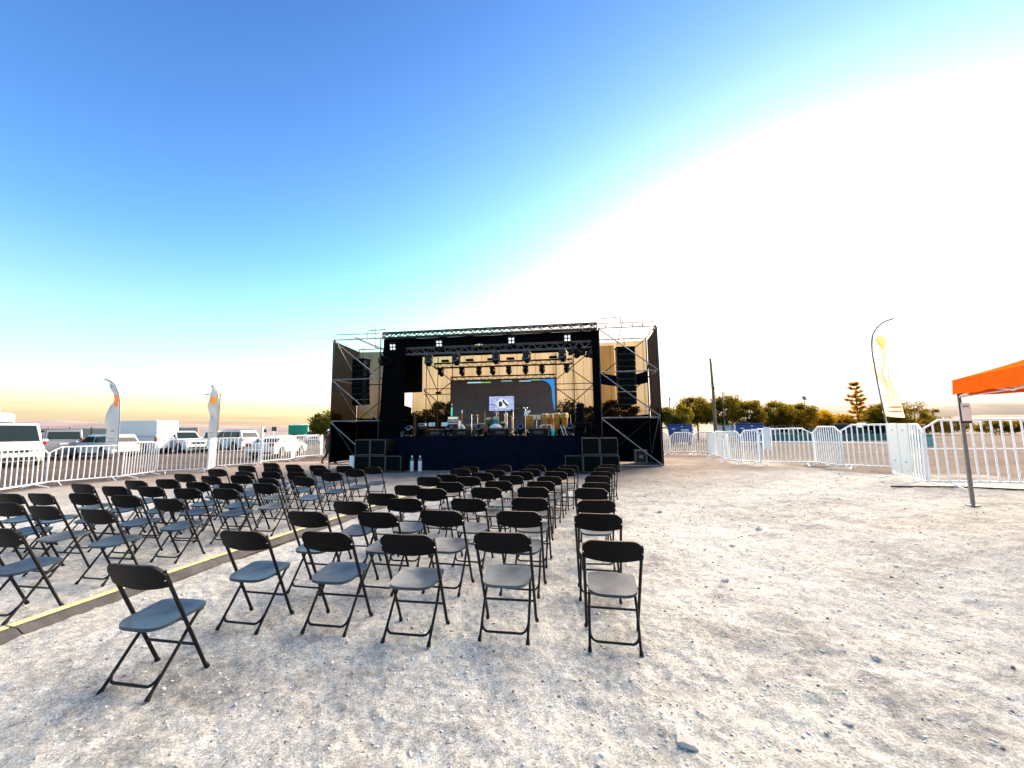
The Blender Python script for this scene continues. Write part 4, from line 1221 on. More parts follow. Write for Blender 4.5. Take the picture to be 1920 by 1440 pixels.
# side fill speaker
t = sthing('side_fill_subwoofer', 'wide black bass box at the right end of the stage', 'subwoofer', 4.28, 1.7, DECK)
MB().cbox((0, 0, 0.28), (0.72, 0.7, 0.56), 0.015).build('cabinet', M['cabinet'], t)
MB().box((0, -0.355, 0.28), (0.62, 0.012, 0.46)).build('grille', M['grille'], t)
t = sthing('side_fill_speaker', 'tall slim black speaker standing on the bass box at the right end', 'loudspeaker', 4.18, 1.7, DECK + 0.56)
MB().cbox((0, 0, 0.42), (0.33, 0.36, 0.84), 0.015).build('cabinet', M['cabinet'], t)
MB().box((-0.03, -0.183, 0.42), (0.24, 0.012, 0.76)).build('grille', M['grille'], t)
t = sthing('side_fill_speaker', 'black speaker in the shadow at the left end of the stage', 'loudspeaker', -3.95, 2.2, DECK)
MB().cbox((0, 0, 0.5), (0.4, 0.4, 1.0), 0.015).build('cabinet', M['cabinet'], t)
MB().box((0, -0.203, 0.5), (0.3, 0.012, 0.9)).build('grille', M['grille'], t)

# ------------------------------------------------------------------ folding chairs
def rrect(w, h, r_, n=5):
    pts = []
    for cx, cz, a0 in ((w / 2 - r_, h / 2 - r_, 0), (-w / 2 + r_, h / 2 - r_, 90), (-w / 2 + r_, -h / 2 + r_, 180), (w / 2 - r_, -h / 2 + r_, 270)):
        for k in range(n):
            a = R(a0 + 90 * k / (n - 1))
            pts.append((cx + r_ * math.cos(a), cz + r_ * math.sin(a)))
    return pts


def make_chair():
    t = thing('folding_chair', 'x', 'chair')
    # long tubes: front foot to top of backrest
    def up(z): return 0.195 - 0.395 * z / 0.82
    def upx(z): return 0.208 + 0.010 * z / 0.82
    for sx in (-1, 1):
        MB().tube([(sx * 0.214, up(0.0) + 0.004, 0.0), (sx * 0.212, up(0.02), 0.022), (sx * 0.208, up(0.035), 0.035), (sx * upx(0.4), up(0.4), 0.4), (sx * upx(0.78), up(0.78), 0.78)],
                  [0.0165, 0.0165, 0.0125, 0.0125, 0.0125], 8).build('upright', M['chair_steel'], t, smooth=True)
        # rear leg tube: from under the seat front, crossing behind, to the rear foot
        MB().tube([(sx * 0.165, 0.17, 0.415), (sx * 0.172, 0.13, 0.405), (sx * 0.180, 0.06, 0.335), (sx * 0.185, -0.01, 0.24), (sx * 0.186, -0.165, 0.035), (sx * 0.187, -0.178, 0.02), (sx * 0.188, -0.192, 0.0)],
                  [0.011, 0.011, 0.011, 0.011, 0.011, 0.0155, 0.0165], 8).build('rear_leg', M['chair_steel'], t, smooth=True)
    MB().tube([(-upx(0.2), up(0.2), 0.2), (upx(0.2), up(0.2), 0.2)], 0.0095, 8).build('stretcher', M['chair_steel'], t, smooth=True)
    a = []
    def rl(z): return -0.01 - 0.155 * (0.24 - z) / 0.205
    for k in range(7):
        q = R(90 * k / 6)
        a.append((-0.183 + 0.055 * (1 - math.cos(q)), rl(0.115 - 0.055 * math.sin(q)) - 0.008, 0.115 - 0.055 * math.sin(q)))
    a += [(-x, y, z) for x, y, z in a[::-1]]
    MB().tube(a, 0.0095, 8).build('foot_bar', M['chair_steel'], t, smooth=True)
    # seat: dished plate, rounded behind
    out = []
    n = 40
    def edge(th):
        c, s = math.cos(th), math.sin(th)
        e = 0.55
        x = 0.200 * math.copysign(abs(c) ** e, c)
        y = 0.195 * math.copysign(abs(s) ** (0.62 if s < 0 else 0.42), s)
        x *= 0.94 + 0.06 * (y / 0.195 if y > 0 else 0) + (0.02 if y < 0 else 0.0)
        return x, y
    rings = [0.0, 0.35, 0.65, 0.86, 0.95, 1.0]
    vs, fs = [], []
    def sz(x, y, k):
        z = 0.428 + 0.035 * (y / 0.195) * 0.6 + 0.004
        d = (1 - k ** 2) * 0.018
        return z - d - (0.012 * max(0, y / 0.195 - 0.75) / 0.25 if y > 0 else 0)
    for ri, k in enumerate(rings):
        for j in range(n):
            x, y = edge(2 * math.pi * j / n)
            vs.append(Vector((x * k, 0.025 + y * k, sz(x * k, y * k, k))))
    for ri in range(len(rings) - 1):
        for j in range(n):
            j2 = (j + 1) % n
            fs.append((ri * n + j, (ri + 1) * n + j, (ri + 1) * n + j2, ri * n + j2))
    base = len(vs)
    for k, dz in ((1.0, -0.022), (0.93, -0.024)):
        for j in range(n):
            x, y = edge(2 * math.pi * j / n)
            vs.append(Vector((x * k, 0.025 + y * k, sz(x, y, 1.0) + dz)))
    last = (len(rings) - 1) * n
    for j in range(n):
        j2 = (j + 1) % n
        fs.append((last + j, base + j, base + j2, last + j2))
        fs.append((base + j, base + n + j, base + n + j2, base + j2))
    fs.append(tuple(base + n + j for j in range(n))[::-1])
    mb = MB(); mb.add(vs, fs)
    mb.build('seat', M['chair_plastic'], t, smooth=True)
    # hinge rods under the seat
    MB().tube([(-0.212, up(0.405), 0.405), (0.212, up(0.405), 0.405)], 0.007, 6).build('hinge_rod', M['chair_steel'], t)
    # backrest: curved panel, rounded top corners, sagging lower edge
    nu, nv = 20, 8
    def bp(a_, b_, off):
        x = (a_ * 2 - 1)
        w_ = 0.230
        topz = 0.823 - 0.062 * max(0, (abs(x) - 0.62) / 0.38) ** 2.2
        botz = 0.672 - 0.030 * (1 - x * x)
        zz = botz + (topz - botz) * b_
        lip = 0.010 * max(0, b_ - 0.8) / 0.2
        yy = up(zz) - 0.005 - 0.022 * (1 - x * x) - off - lip * 0
        return Vector((x * w_, yy, zz))
    mb = MB()
    mb.grid(lambda a_, b_: bp(a_, b_, 0.012), nu, nv)
    o1 = len(mb.v)
    mb.grid(lambda a_, b_: bp(a_, b_, -0.012), nu, nv)
    def idx(i, j, o): return o + j * (nu + 1) + i
    for i in range(nu):
        mb.f.append((idx(i, 0, 0), idx(i + 1, 0, 0), idx(i + 1, 0, o1), idx(i, 0, o1)))
        mb.f.append((idx(i, nv, 0), idx(i, nv, o1), idx(i + 1, nv, o1), idx(i + 1, nv, 0)))
    for j in range(nv):
        mb.f.append((idx(0, j, 0), idx(0, j, o1), idx(0, j + 1, o1), idx(0, j + 1, 0)))
        mb.f.append((idx(nu, j, 0), idx(nu, j + 1, 0), idx(nu, j + 1, o1), idx(nu, j, o1)))
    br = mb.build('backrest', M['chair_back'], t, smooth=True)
    rv = MB()
    for sx in (-1, 1):
        rv.lathe([(0.006, 0), (0.004, 0.004)], 8, (sx * 0.2225, up(0.72) - 0.019, 0.72), Matrix.Rotation(R(90), 3, 'X'))
    rv.build('rivet', M['chrome'], br)
    return t


chair = make_chair()
index_kids()
SEATM = [M['chair_plastic'], mat('chair_plastic_dusty', (0.085, 0.105, 0.120), 0.6, var=0.5, scale=4, bump=0.05, bscale=300, spec=0.12), mat('chair_plastic_clean', (0.034, 0.052, 0.075), 0.4, var=0.4, scale=7, bump=0.05, bscale=300, spec=0.16)]  # sky sheen sits in all these base colours; the dust differs
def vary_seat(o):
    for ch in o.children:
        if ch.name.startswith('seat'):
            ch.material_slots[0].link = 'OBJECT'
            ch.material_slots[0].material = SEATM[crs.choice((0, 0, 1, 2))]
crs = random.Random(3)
RB = [[(-2.45, 2.94)], [(-2.27, 3.73), (-1.53, 3.68), (-0.81, 3.5), (-0.05, 3.47), (0.78, 3.36)], [(-2.09, 4.47), (-1.36, 4.47), (-0.69, 4.41), (0.09, 4.36), (0.86, 4.21)], [(-1.94, 5.21), (-1.32, 5.27), (-0.51, 5.23), (0.24, 5.2), (1.03, 5.16)], [(-1.78, 5.85), (-1.14, 6.09), (-0.35, 6.19), (0.33, 6.01), (1.14, 5.97)], [(-1.63, 6.7), (-0.98, 6.84), (-0.2, 6.86), (0.47, 6.76), (1.37, 6.83)], [(-1.48, 7.56), (-0.77, 7.66), (0.0, 7.77), (0.7, 7.64), (1.57, 7.66)], [(-1.24, 8.05), (-0.57, 8.33), (0.21, 8.36), (0.9, 8.41), (1.82, 8.48)], [(-1.1, 8.97), (-0.35, 9.02), (0.41, 9.07), (1.12, 8.9), (2.06, 9.22)], [(-0.96, 9.78), (-0.22, 9.98), (0.58, 9.98), (1.34, 9.84), (2.32, 10.02)]]
LB = [[(-4.62, 3.95)], [(-4.62, 4.81), (-5.49, 5.05), (-6.12, 5.18)], [(-4.5, 5.61), (-5.22, 5.76), (-6.08, 6.02), (-6.69, 6.05), (-7.25, 6.12)], [(-4.32, 6.41), (-5.03, 6.56), (-5.72, 6.71), (-6.4, 6.8), (-7.07, 6.96)], [(-4.06, 6.97), (-4.73, 7.13), (-5.4, 7.24), (-6.12, 7.49), (-6.72, 7.53)], [(-3.81, 7.71), (-4.63, 8.01), (-5.31, 8.22), (-5.8, 8.09), (-6.66, 8.5)], [(-3.69, 8.56), (-4.52, 8.82), (-5.15, 8.97), (-5.69, 8.91), (-6.61, 9.37)], [(-3.44, 9.16), (-4.35, 9.57), (-5.12, 9.88), (-5.62, 9.8), (-6.37, 9.99)], [(-3.29, 9.86), (-4.08, 10.19), (-4.83, 10.39), (-5.56, 10.6), (-6.26, 10.81)]]
ROWN = ['nearest', 'second', 'third', 'fourth', 'fifth', 'sixth', 'seventh', 'eighth', 'farthest']
SEAT = ['leftmost', 'second from left', 'middle', 'second from right', 'rightmost']
n_ch = 0
def place_chair(x, y, yaw, label, group):
    global n_ch
    o = chair if n_ch == 0 else copy_tree(chair)
    n_ch += 1
    o.location = (x, y, float(relief(np.array([x]), np.array([y]))[0]) - 0.008 + gz(x))
    o.rotation_euler = (R(crs.uniform(-0.8, 0.8)), R(crs.uniform(-0.6, 0.6)), -R(yaw))
    k_ = crs.uniform(0.985, 1.012)
    o.scale = (k_, crs.uniform(0.96, 1.04), k_)
    o["label"] = label; o["group"] = group; o["category"] = 'chair'
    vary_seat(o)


for ri, row in enumerate(RB):
    for ci, (x, y) in enumerate(row):
        if ri == 0: lb = 'black folding chair standing alone at bottom left, nearest the camera, beside the yellow cable ramp'
        else: lb = f'black folding chair right of the cable ramp, {ROWN[ri - 1]} row, {SEAT[ci]} of five'
        place_chair(x, y, 10 + (crs.uniform(-4, 4) if ri > 1 else 0), lb, 'black folding chairs right of the cable ramp')
for ri, row in enumerate(LB):
    for ci, (x, y) in enumerate(row):
        wh = ['one next to the ramp', 'second from the ramp', 'third from the ramp', 'fourth from the ramp', 'one farthest from the ramp'][ci]
        lb = f'black folding chair left of the cable ramp, {ROWN[ri]} row, {wh}'
        place_chair(x, y, (8 if ri < 4 else 10) + crs.uniform(-4, 4), lb, 'black folding chairs left of the cable ramp')

# ------------------------------------------------------------------ cable ramp
ramp_t = thing('cable_ramp', 'long low cable ramp with yellow lid running between the two blocks of chairs', 'cable ramp')
rp = [(-4.72, 0.9), (-4.20, 3.5), (-3.92, 5.0), (-3.60, 6.4), (-3.22, 7.9), (-2.86, 9.3), (-2.35, 11.2), (-1.70, 13.7)]
def along(d):
    for (x0, y0), (x1, y1) in zip(rp, rp[1:]):
        l = math.hypot(x1 - x0, y1 - y0)
        if d <= l: return Vector((x0 + (x1 - x0) * d / l, y0 + (y1 - y0) * d / l, 0)), Vector((x1 - x0, y1 - y0, 0)).normalized()
        d -= l
    return Vector((*rp[-1], 0)), Vector((x1 - x0, y1 - y0, 0)).normalized()


total = sum(math.hypot(b[0] - a[0], b[1] - a[1]) for a, b in zip(rp, rp[1:]))
d = 0.0
while d < total - 0.4:
    p0, _ = along(d + 0.004)
    p1, _ = along(min(total, d + 0.895))
    t_ = (p1 - p0).normalized(); nx = Vector((t_.y, -t_.x, 0))
    def sect(prof, e=0.0):
        mb = MB()
        n = len(prof)
        mb.add([p + nx * a + Vector((0, 0, b - 0.005)) for p in (p0 + t_ * e, p1 - t_ * e) for a, b in prof], [tuple(range(n))[::-1], tuple(range(n, 2 * n))] + [(i, (i + 1) % n, (i + 1) % n + n, i + n) for i in range(n)])
        return mb
    sec = sect([(-0.15, 0), (0.17, 0), (0.165, 0.012), (0.075, 0.060), (-0.075, 0.060), (-0.145, 0.012)]).build('ramp_section', M['rubber'], ramp_t)
    sect([(-0.060, 0.054), (0.010, 0.054), (0.008, 0.067), (-0.058, 0.067)], 0.006).build('lid', M['yellow'], sec)
    d += 0.9

# ------------------------------------------------------------------ crowd barriers
def barrier(x0, y0, x1, y1, h, n, label, c0=True, c1=True, mid=False, side=-1):
    z0 = gz(x0, y0); z1 = gz(x1, y1)
    t = thing('crowd_barrier', label, 'crowd barrier', (x0, y0, z0), math.atan2(y1 - y0, x1 - x0), 'white steel crowd barriers round the yard')
    t.rotation_euler[0] = R(rnd.uniform(-1.6, 1.6))
    L = math.hypot(x1 - x0, y1 - y0)
    sl = (z1 - z0) / L
    cx, cz = min(0.26, L * 0.2), 0.17
    zb = 0.13
    pts = [(0, 0, zb), (0, 0, h - (cz if c0 else 0))] + ([(cx, 0, h)] if c0 else []) + ([(L - cx, 0, h)] if c1 else []) + [(L, 0, h - (cz if c1 else 0)), (L, 0, zb)]
    pts = [(x, y, z + sl * x) for x, y, z in pts]
    MB().tube(pts, 0.025, 8, closed=True).build('frame', M['white_paint'], t, smooth=True)
    for k in range(1, n + 1):
        x = L * k / (n + 1)
        top = h
        if c0 and x < cx: top = h - cz * (1 - x / cx)
        if c1 and x > L - cx: top = h - cz * (1 - (L - x) / cx)
        rod(t, 'picket', (x, 0, zb + sl * x), (x, 0, top + sl * x), 0.0165, M['white_paint'], 6)
    if mid:
        rod(t, 'mid_rail', (0, 0.016, 0.78), (L, 0.016, 0.78 + sl * L), 0.013, M['white_paint'], 6)
    for x in (0.14 * L, 0.86 * L):
        MB().tube([(x, 0.0, zb + sl * x), (x, side * 0.05, zb * 0.75 + sl * x), (x, side * 0.36, 0.018 + sl * x)], 0.016, 6).build('foot', M['white_paint'], t)
        rod(t, 'foot', (x, 0, zb + sl * x), (x, -side * 0.30, 0.018 + sl * x), 0.016, M['white_paint'], 6)
    return t


BL = [(-13.75, 9.8, -14.72, 12.94, 1.20, 17, True, True, False), (-14.82, 13.02, -13.98, 14.64, 1.22, 12, True, False, False), (-14.02, 14.68, -14.30, 16.34, 1.30, 11, True, True, False), (-14.26, 16.40, -12.95, 17.56, 1.36, 11, False, True, False),
      (-12.70, 17.0, -13.66, 18.72, 1.38, 11, True, True, False), (-13.54, 18.75, -12.51, 20.32, 1.38, 11, False, True, True), (-13.19, 21.30, -12.57, 23.1, 1.36, 11, True, True, False), (-12.60, 23.2, -13.32, 24.9, 1.38, 11, True, True, True),
      (-13.25, 24.95, -12.75, 26.79, 1.42, 10, False, False, False), (-12.62, 26.7, -13.3, 28.4, 1.4, 10, False, False, False)]
for i, (a, b, c, d_, h, n, q0, q1, md) in enumerate(BL):
    barrier(a, b, c, d_, h, n, f'white crowd barrier on the left side of the yard, {ORD[i]} from the camera', q0, q1, md, side=-1 if i % 2 == 0 else -1)
BR = [(8.50, 8.36, 10.65, 7.80, 1.36, 13, True, True, True), (9.15, 9.86, 8.40, 8.32, 1.28, 12, True, True, True), (9.73, 12.02, 10.62, 10.95, 1.29, 10, True, True, True), (9.66, 13.0, 9.56, 11.80, 1.24, 11, True, True, True), (8.22, 13.57, 9.58, 12.95, 1.20, 11, False, True, True),
      (7.98, 14.22, 8.15, 13.41, 1.16, 7, True, True, True), (7.74, 14.95, 7.89, 14.06, 1.14, 8, True, True, False), (8.37, 16.84, 8.15, 15.3, 1.10, 11, True, True, False), (8.70, 18.18, 8.46, 16.95, 1.08, 10, True, True, False),
      (8.51, 18.98, 9.10, 18.27, 1.05, 7, True, True, True), (7.73, 19.89, 8.55, 19.08, 1.06, 12, True, True, False), (7.02, 20.72, 7.70, 19.95, 1.08, 9, True, True, True)]
for i, (a, b, c, d_, h, n, q0, q1, md) in enumerate(BR):
    barrier(a, b, c, d_, h, n, f'white crowd barrier on the right side of the yard, {ORD[i]} from the camera', q0, q1, md, side=-1)
# boards leaned on the second right-hand barrier
for k, (f0, f1, wh) in enumerate(((0.06, 0.40, 'left'), (0.41, 0.72, 'right'))):
    x0, y0 = 9.15, 9.86; x1, y1 = 8.40, 8.32
    L = math.hypot(x1 - x0, y1 - y0)
    t = thing('board', f'pale blue-white board tied to a barrier by the banner pole, {wh} one of two', 'board', (x0 + (x1 - x0) * f0, y0 + (y1 - y0) * f0, gz(x0 + (x1 - x0) * f0)), math.atan2(y1 - y0, x1 - x0))
    w_ = L * (f1 - f0) - 0.01
    MB().cbox((w_ / 2, -0.045, 0.76 + 0.02 * k), (w_, 0.022, 1.10 - 0.06 * k), 0.004).build('sheet', M['white_board'], t)
    for z in (0.45, 1.15):
        MB().box((w_ / 2, -0.058, z), (0.05, 0.008, 0.03)).build('cable_tie', M['alu'], t)
t = thing('hanging_cloth', 'white cloth hanging on a barrier near the second blue container', 'cloth', (8.32, 13.50, gz(8.3)), math.atan2(-0.62, 1.36))
sheet('fabric', M['white_shirt'], t, (0.0, -0.05, 0.55), (0.20, -0.05, 0.50), (0.22, -0.05, 1.26), (0.02, -0.05, 1.27), 8, 14, 0.02, 0.12)

# ------------------------------------------------------------------ flags
def round_off(pts, k=2):
    pts = [Vector(p) for p in pts]
    for _ in range(k):
        q = [pts[0]]
        for a, b in zip(pts, pts[1:]): q += [a * 0.75 + b * 0.25, a * 0.25 + b * 0.75]
        pts = q + [pts[-1]]
    return pts


def flag_cloth(t, left, right, m, wave=0.10, nv=40, nu=8):
    """left/right: (x,z) edge polylines from bottom to top"""
    lz, lx = [p[1] for p in left], [p[0] for p in left]
    rz_, rx = [p[1] for p in right], [p[0] for p in right]
    n = len(left) - 1

    def pt(poly, b):
        k = min(n - 1e-6, b * n); i = int(k); f = k - i
        f = f
        return poly[i][0] * (1 - f) + poly[i + 1][0] * f, poly[i][1] * (1 - f) + poly[i + 1][1] * f

    def fn(a, b):
        x0, z0 = pt(left, b); x1, z1 = pt(right, b)
        x, z = x0 + (x1 - x0) * a, z0 + (z1 - z0) * a
        y = wave * (1 - a) * math.sin(b * 15 + a * 2) * 0.5 + wave * 0.5 * (1 - a) * mn.noise(Vector((x * 3, z * 2.5, wave)))
        return Vector((x, y, z))
    return MB().grid(fn, nu, nv).build('fabric', m, t, smooth=True)


ORG, GRY = (0.75, 0.22, 0.06), (0.28, 0.29, 0.33)
t = thing('feather_flag', 'white wavy feather flag with an orange diamond mark, bent to the left before the vans', 'feather flag', (-17.05, 17.5, 0))
MB().tube(round_off([(0.05, 0, 0), (0.05, 0, 1.3), (-0.0, 0, 2.6), (-0.10, 0, 3.3), (-0.32, 0, 3.75), (-0.62, 0, 3.97), (-0.86, 0, 4.02)]), 0.018, 6).build('pole', M['alu'], t, smooth=True)
flag_cloth(t, [(-0.62, 0.95), (-0.60, 1.5), (-0.58, 2.0), (-0.56, 2.5), (-0.46, 2.85), (-0.36, 3.15), (-0.36, 3.4), (-0.50, 3.65), (-0.66, 3.85), (-0.82, 3.98)],
           [(0.04, 0.95), (0.04, 1.5), (0.02, 2.0), (0.0, 2.5), (-0.02, 2.75), (-0.06, 3.05), (-0.13, 3.35), (-0.28, 3.68), (-0.52, 3.90), (-0.80, 4.0)],
           flag_mat('flag_print_one', (0.46, 0.49, 0.52), 0.15, [(-0.25, 3.05, 0.13, 0.30, ORG), (-0.32, 1.42, 0.22, 0.03, GRY), (-0.30, 1.30, 0.24, 0.03, GRY), (-0.22, 1.75, 0.10, 0.05, GRY)]), 0.16)
t = thing('feather_flag', 'white straight feather flag with a round orange mark, beside a thin lamp post', 'feather flag', (-15.36, 21.0, 0))
MB().tube(round_off([(0.06, 0, 0), (0.06, 0, 1.5), (0.03, 0, 2.8), (-0.03, 0, 3.5), (-0.18, 0, 3.95), (-0.46, 0, 4.13)]), 0.018, 6).build('pole', M['alu'], t, smooth=True)
flag_cloth(t, [(-0.50, 0.95), (-0.48, 1.6), (-0.40, 2.0), (-0.34, 2.4), (-0.52, 2.7), (-0.56, 3.0), (-0.46, 3.3), (-0.46, 3.7), (-0.47, 4.08)],
           [(0.04, 0.95), (0.05, 1.6), (0.04, 2.0), (0.04, 2.4), (0.02, 2.7), (0.01, 3.0), (-0.02, 3.3), (-0.10, 3.7), (-0.40, 4.11)],
           flag_mat('flag_print_two', (0.44, 0.46, 0.50), 0.15, [(-0.27, 3.32, 0.19, 0.27, (0.80, 0.36, 0.10)), (-0.28, 1.62, 0.20, 0.035, GRY), (-0.25, 1.46, 0.18, 0.03, GRY)]), 0.12)
t = thing('feather_flag', 'tall banner pole with arched tip, its yellow-white banner hanging loose, on the right', 'feather flag', (11.66, 12.5, gz(11.6)))
g0 = gz(11.6)
MB().tube(round_off([(0.06, 0, 0), (-0.10, 0, 1.3), (-0.27, 0, 3.06), (-0.29, 0, 3.92), (-0.13, 0, 4.30), (0.15, 0, 4.54), (0.5, 0, 4.65)]), 0.024, 6).build('pole', M['alu'], t, smooth=True)
flag_cloth(t, [(-0.10, 1.55), (-0.12, 1.78), (-0.14, 2.3), (-0.19, 2.8), (-0.20, 3.2), (-0.20, 3.6), (-0.12, 3.95), (-0.05, 4.09)],
           [(0.50, 1.50), (0.46, 1.84), (0.34, 2.3), (0.30, 2.8), (0.12, 3.2), (0.16, 3.6), (0.18, 3.9), (0.34, 4.17)],
           flag_mat('flag_print_and_creases', (0.78, 0.69, 0.46), 0.48, [(0.02, 3.0, 0.018, 1.2, (0.34, 0.27, 0.13)), (0.17, 2.6, 0.015, 0.9, (0.36, 0.29, 0.14)), (0.06, 3.9, 0.12, 0.22, (0.60, 0.44, 0.14)), (0.24, 1.83, 0.27, 0.03, (0.60, 0.10, 0.06)), (0.26, 1.70, 0.25, 0.03, (0.60, 0.10, 0.06))]), 0.22)  # long thin brown marks are wrinkle shade painted into the cloth

# ------------------------------------------------------------------ orange tent
tent = thing('canopy_tent', 'orange pop-up canopy tent with grey legs at the right edge', 'tent', (7.44, 6.74, gz(7.44)), 0)
e1 = Vector((-0.47, -0.883, 0)); e2 = Vector((0.883, -0.47, 0))
ZV0, ZV1 = 2.17 - gz(7.44), 2.42 - gz(7.44)
cor = [Vector((0, 0, 0)), e1 * 3.0, e1 * 3.0 + e2 * 3.0, e2 * 3.0]
peak = (cor[0] + cor[2]) / 2 + Vector((0, 0, ZV1 + 0.72))
for i in range(4):
    a, b = cor[i], cor[(i + 1) % 4]
    out = ((a + b) / 2 - (cor[0] + cor[2]) / 2).normalized() * 0.03
    def vf(u_, v_, a=a, b=b, out=out):
        p = a + (b - a) * u_
        sag = 0.03 * math.sin(u_ * math.pi) * (1 - v_) * 0
        return p + out * (1 - v_ * 0.6) + Vector((0, 0, ZV0 + (ZV1 - ZV0) * v_ + 0.01 * math.sin(u_ * 20) * (1 - v_)))
    MB().grid(vf, 24, 3).build('valance', M['orange'], tent, smooth=True)
    def rf(u_, v_, a=a, b=b, out=out):
        e = a + (b - a) * u_ + out * 0.4 + Vector((0, 0, ZV1))
        p = e.lerp(peak, v_)
        return p - Vector((0, 0, 0.14 * math.sin(v_ * math.pi) * (0.5 + 0.5 * math.sin(u_ * math.pi))))
    MB().grid(rf, 12, 10).build('roof_panel', M['orange'], tent, smooth=True)
    ins = (cor[0] + cor[2]) / 2
    la = a + (ins - a).normalized() * 0.04
    zg = gz(7.44 + la.x) - gz(7.44)
    MB().box((la.x, la.y, (ZV1 + zg) / 2 - 0.02), (0.045, 0.045, ZV1 - zg - 0.02), Matrix.Rotation(math.atan2(e1.y, e1.x), 3, 'Z')).build('leg', M['edge'] if i else M['alu'], tent)
    MB().cbox((la.x, la.y, zg + 0.01), (0.13, 0.13, 0.02), 0.004).build('foot_plate', M['alu'], tent)
    lb_ = b + (ins - b).normalized() * 0.04
    m_ = (la + lb_) / 2
    for zz, z2 in ((ZV0 - 0.04, ZV1 - 0.05), (ZV1 - 0.05, ZV0 - 0.04)):
        rod(tent, 'scissor_bar', la + Vector((0, 0, zz)), m_ + Vector((0, 0, z2)), 0.013, M['white'])
        rod(tent, 'scissor_bar', m_ + Vector((0, 0, z2)), lb_ + Vector((0, 0, zz)), 0.013, M['white'])
sgn = thing('notice_board', 'white paper notice on a dark board tied to the tent leg', 'notice', (7.40, 6.62, 0))
MB().cbox((0.04, 0, 1.86), (0.165, 0.02, 0.33), 0.004).build('board', M['trim'], sgn)
MB().box((0.035, -0.013, 1.88), (0.145, 0.005, 0.29)).build('paper', M['paper'], sgn)
MB().box((0.035, -0.0165, 1.97), (0.10, 0.002, 0.03)).build('printed_line', M['wall_far'], sgn)
cb = MB()
cb.tube([(7.9, 8.6, gz(7.9) + 0.02), (8.9, 8.25, gz(8.9) + 0.02), (10.2, 7.5, 0.44), (12.5, 7.6, 0.44), (15, 8.2, 0.44)], 0.018, 6)
tag(cb.build('power_cable', M['trim'], None, smooth=True), 'black power cable lying on the ground behind the right-hand barriers', 'cable')

# ------------------------------------------------------------------ vehicles
def wheel(t, x, y, r):
    RY = Matrix.Rotation(R(90), 3, 'X')
    sgn_ = 1 if y > 0 else -1
    w_ = MB().lathe([(r * 0.85, -0.11), (r, -0.08), (r, 0.08), (r * 0.85, 0.11)], 20, (x, y - sgn_ * 0.09, r), RY).build('wheel', M['tyre'], t, smooth=True)
    MB().lathe([(r * 0.64, 0), (r * 0.60, 0.02), (r * 0.2, 0.005), (0.0, 0.012)], 16, (x, y + sgn_ * 0.022, r), Matrix.Rotation(R(-90 * sgn_), 3, 'X')).build('rim', M['alu'], w_, smooth=True)


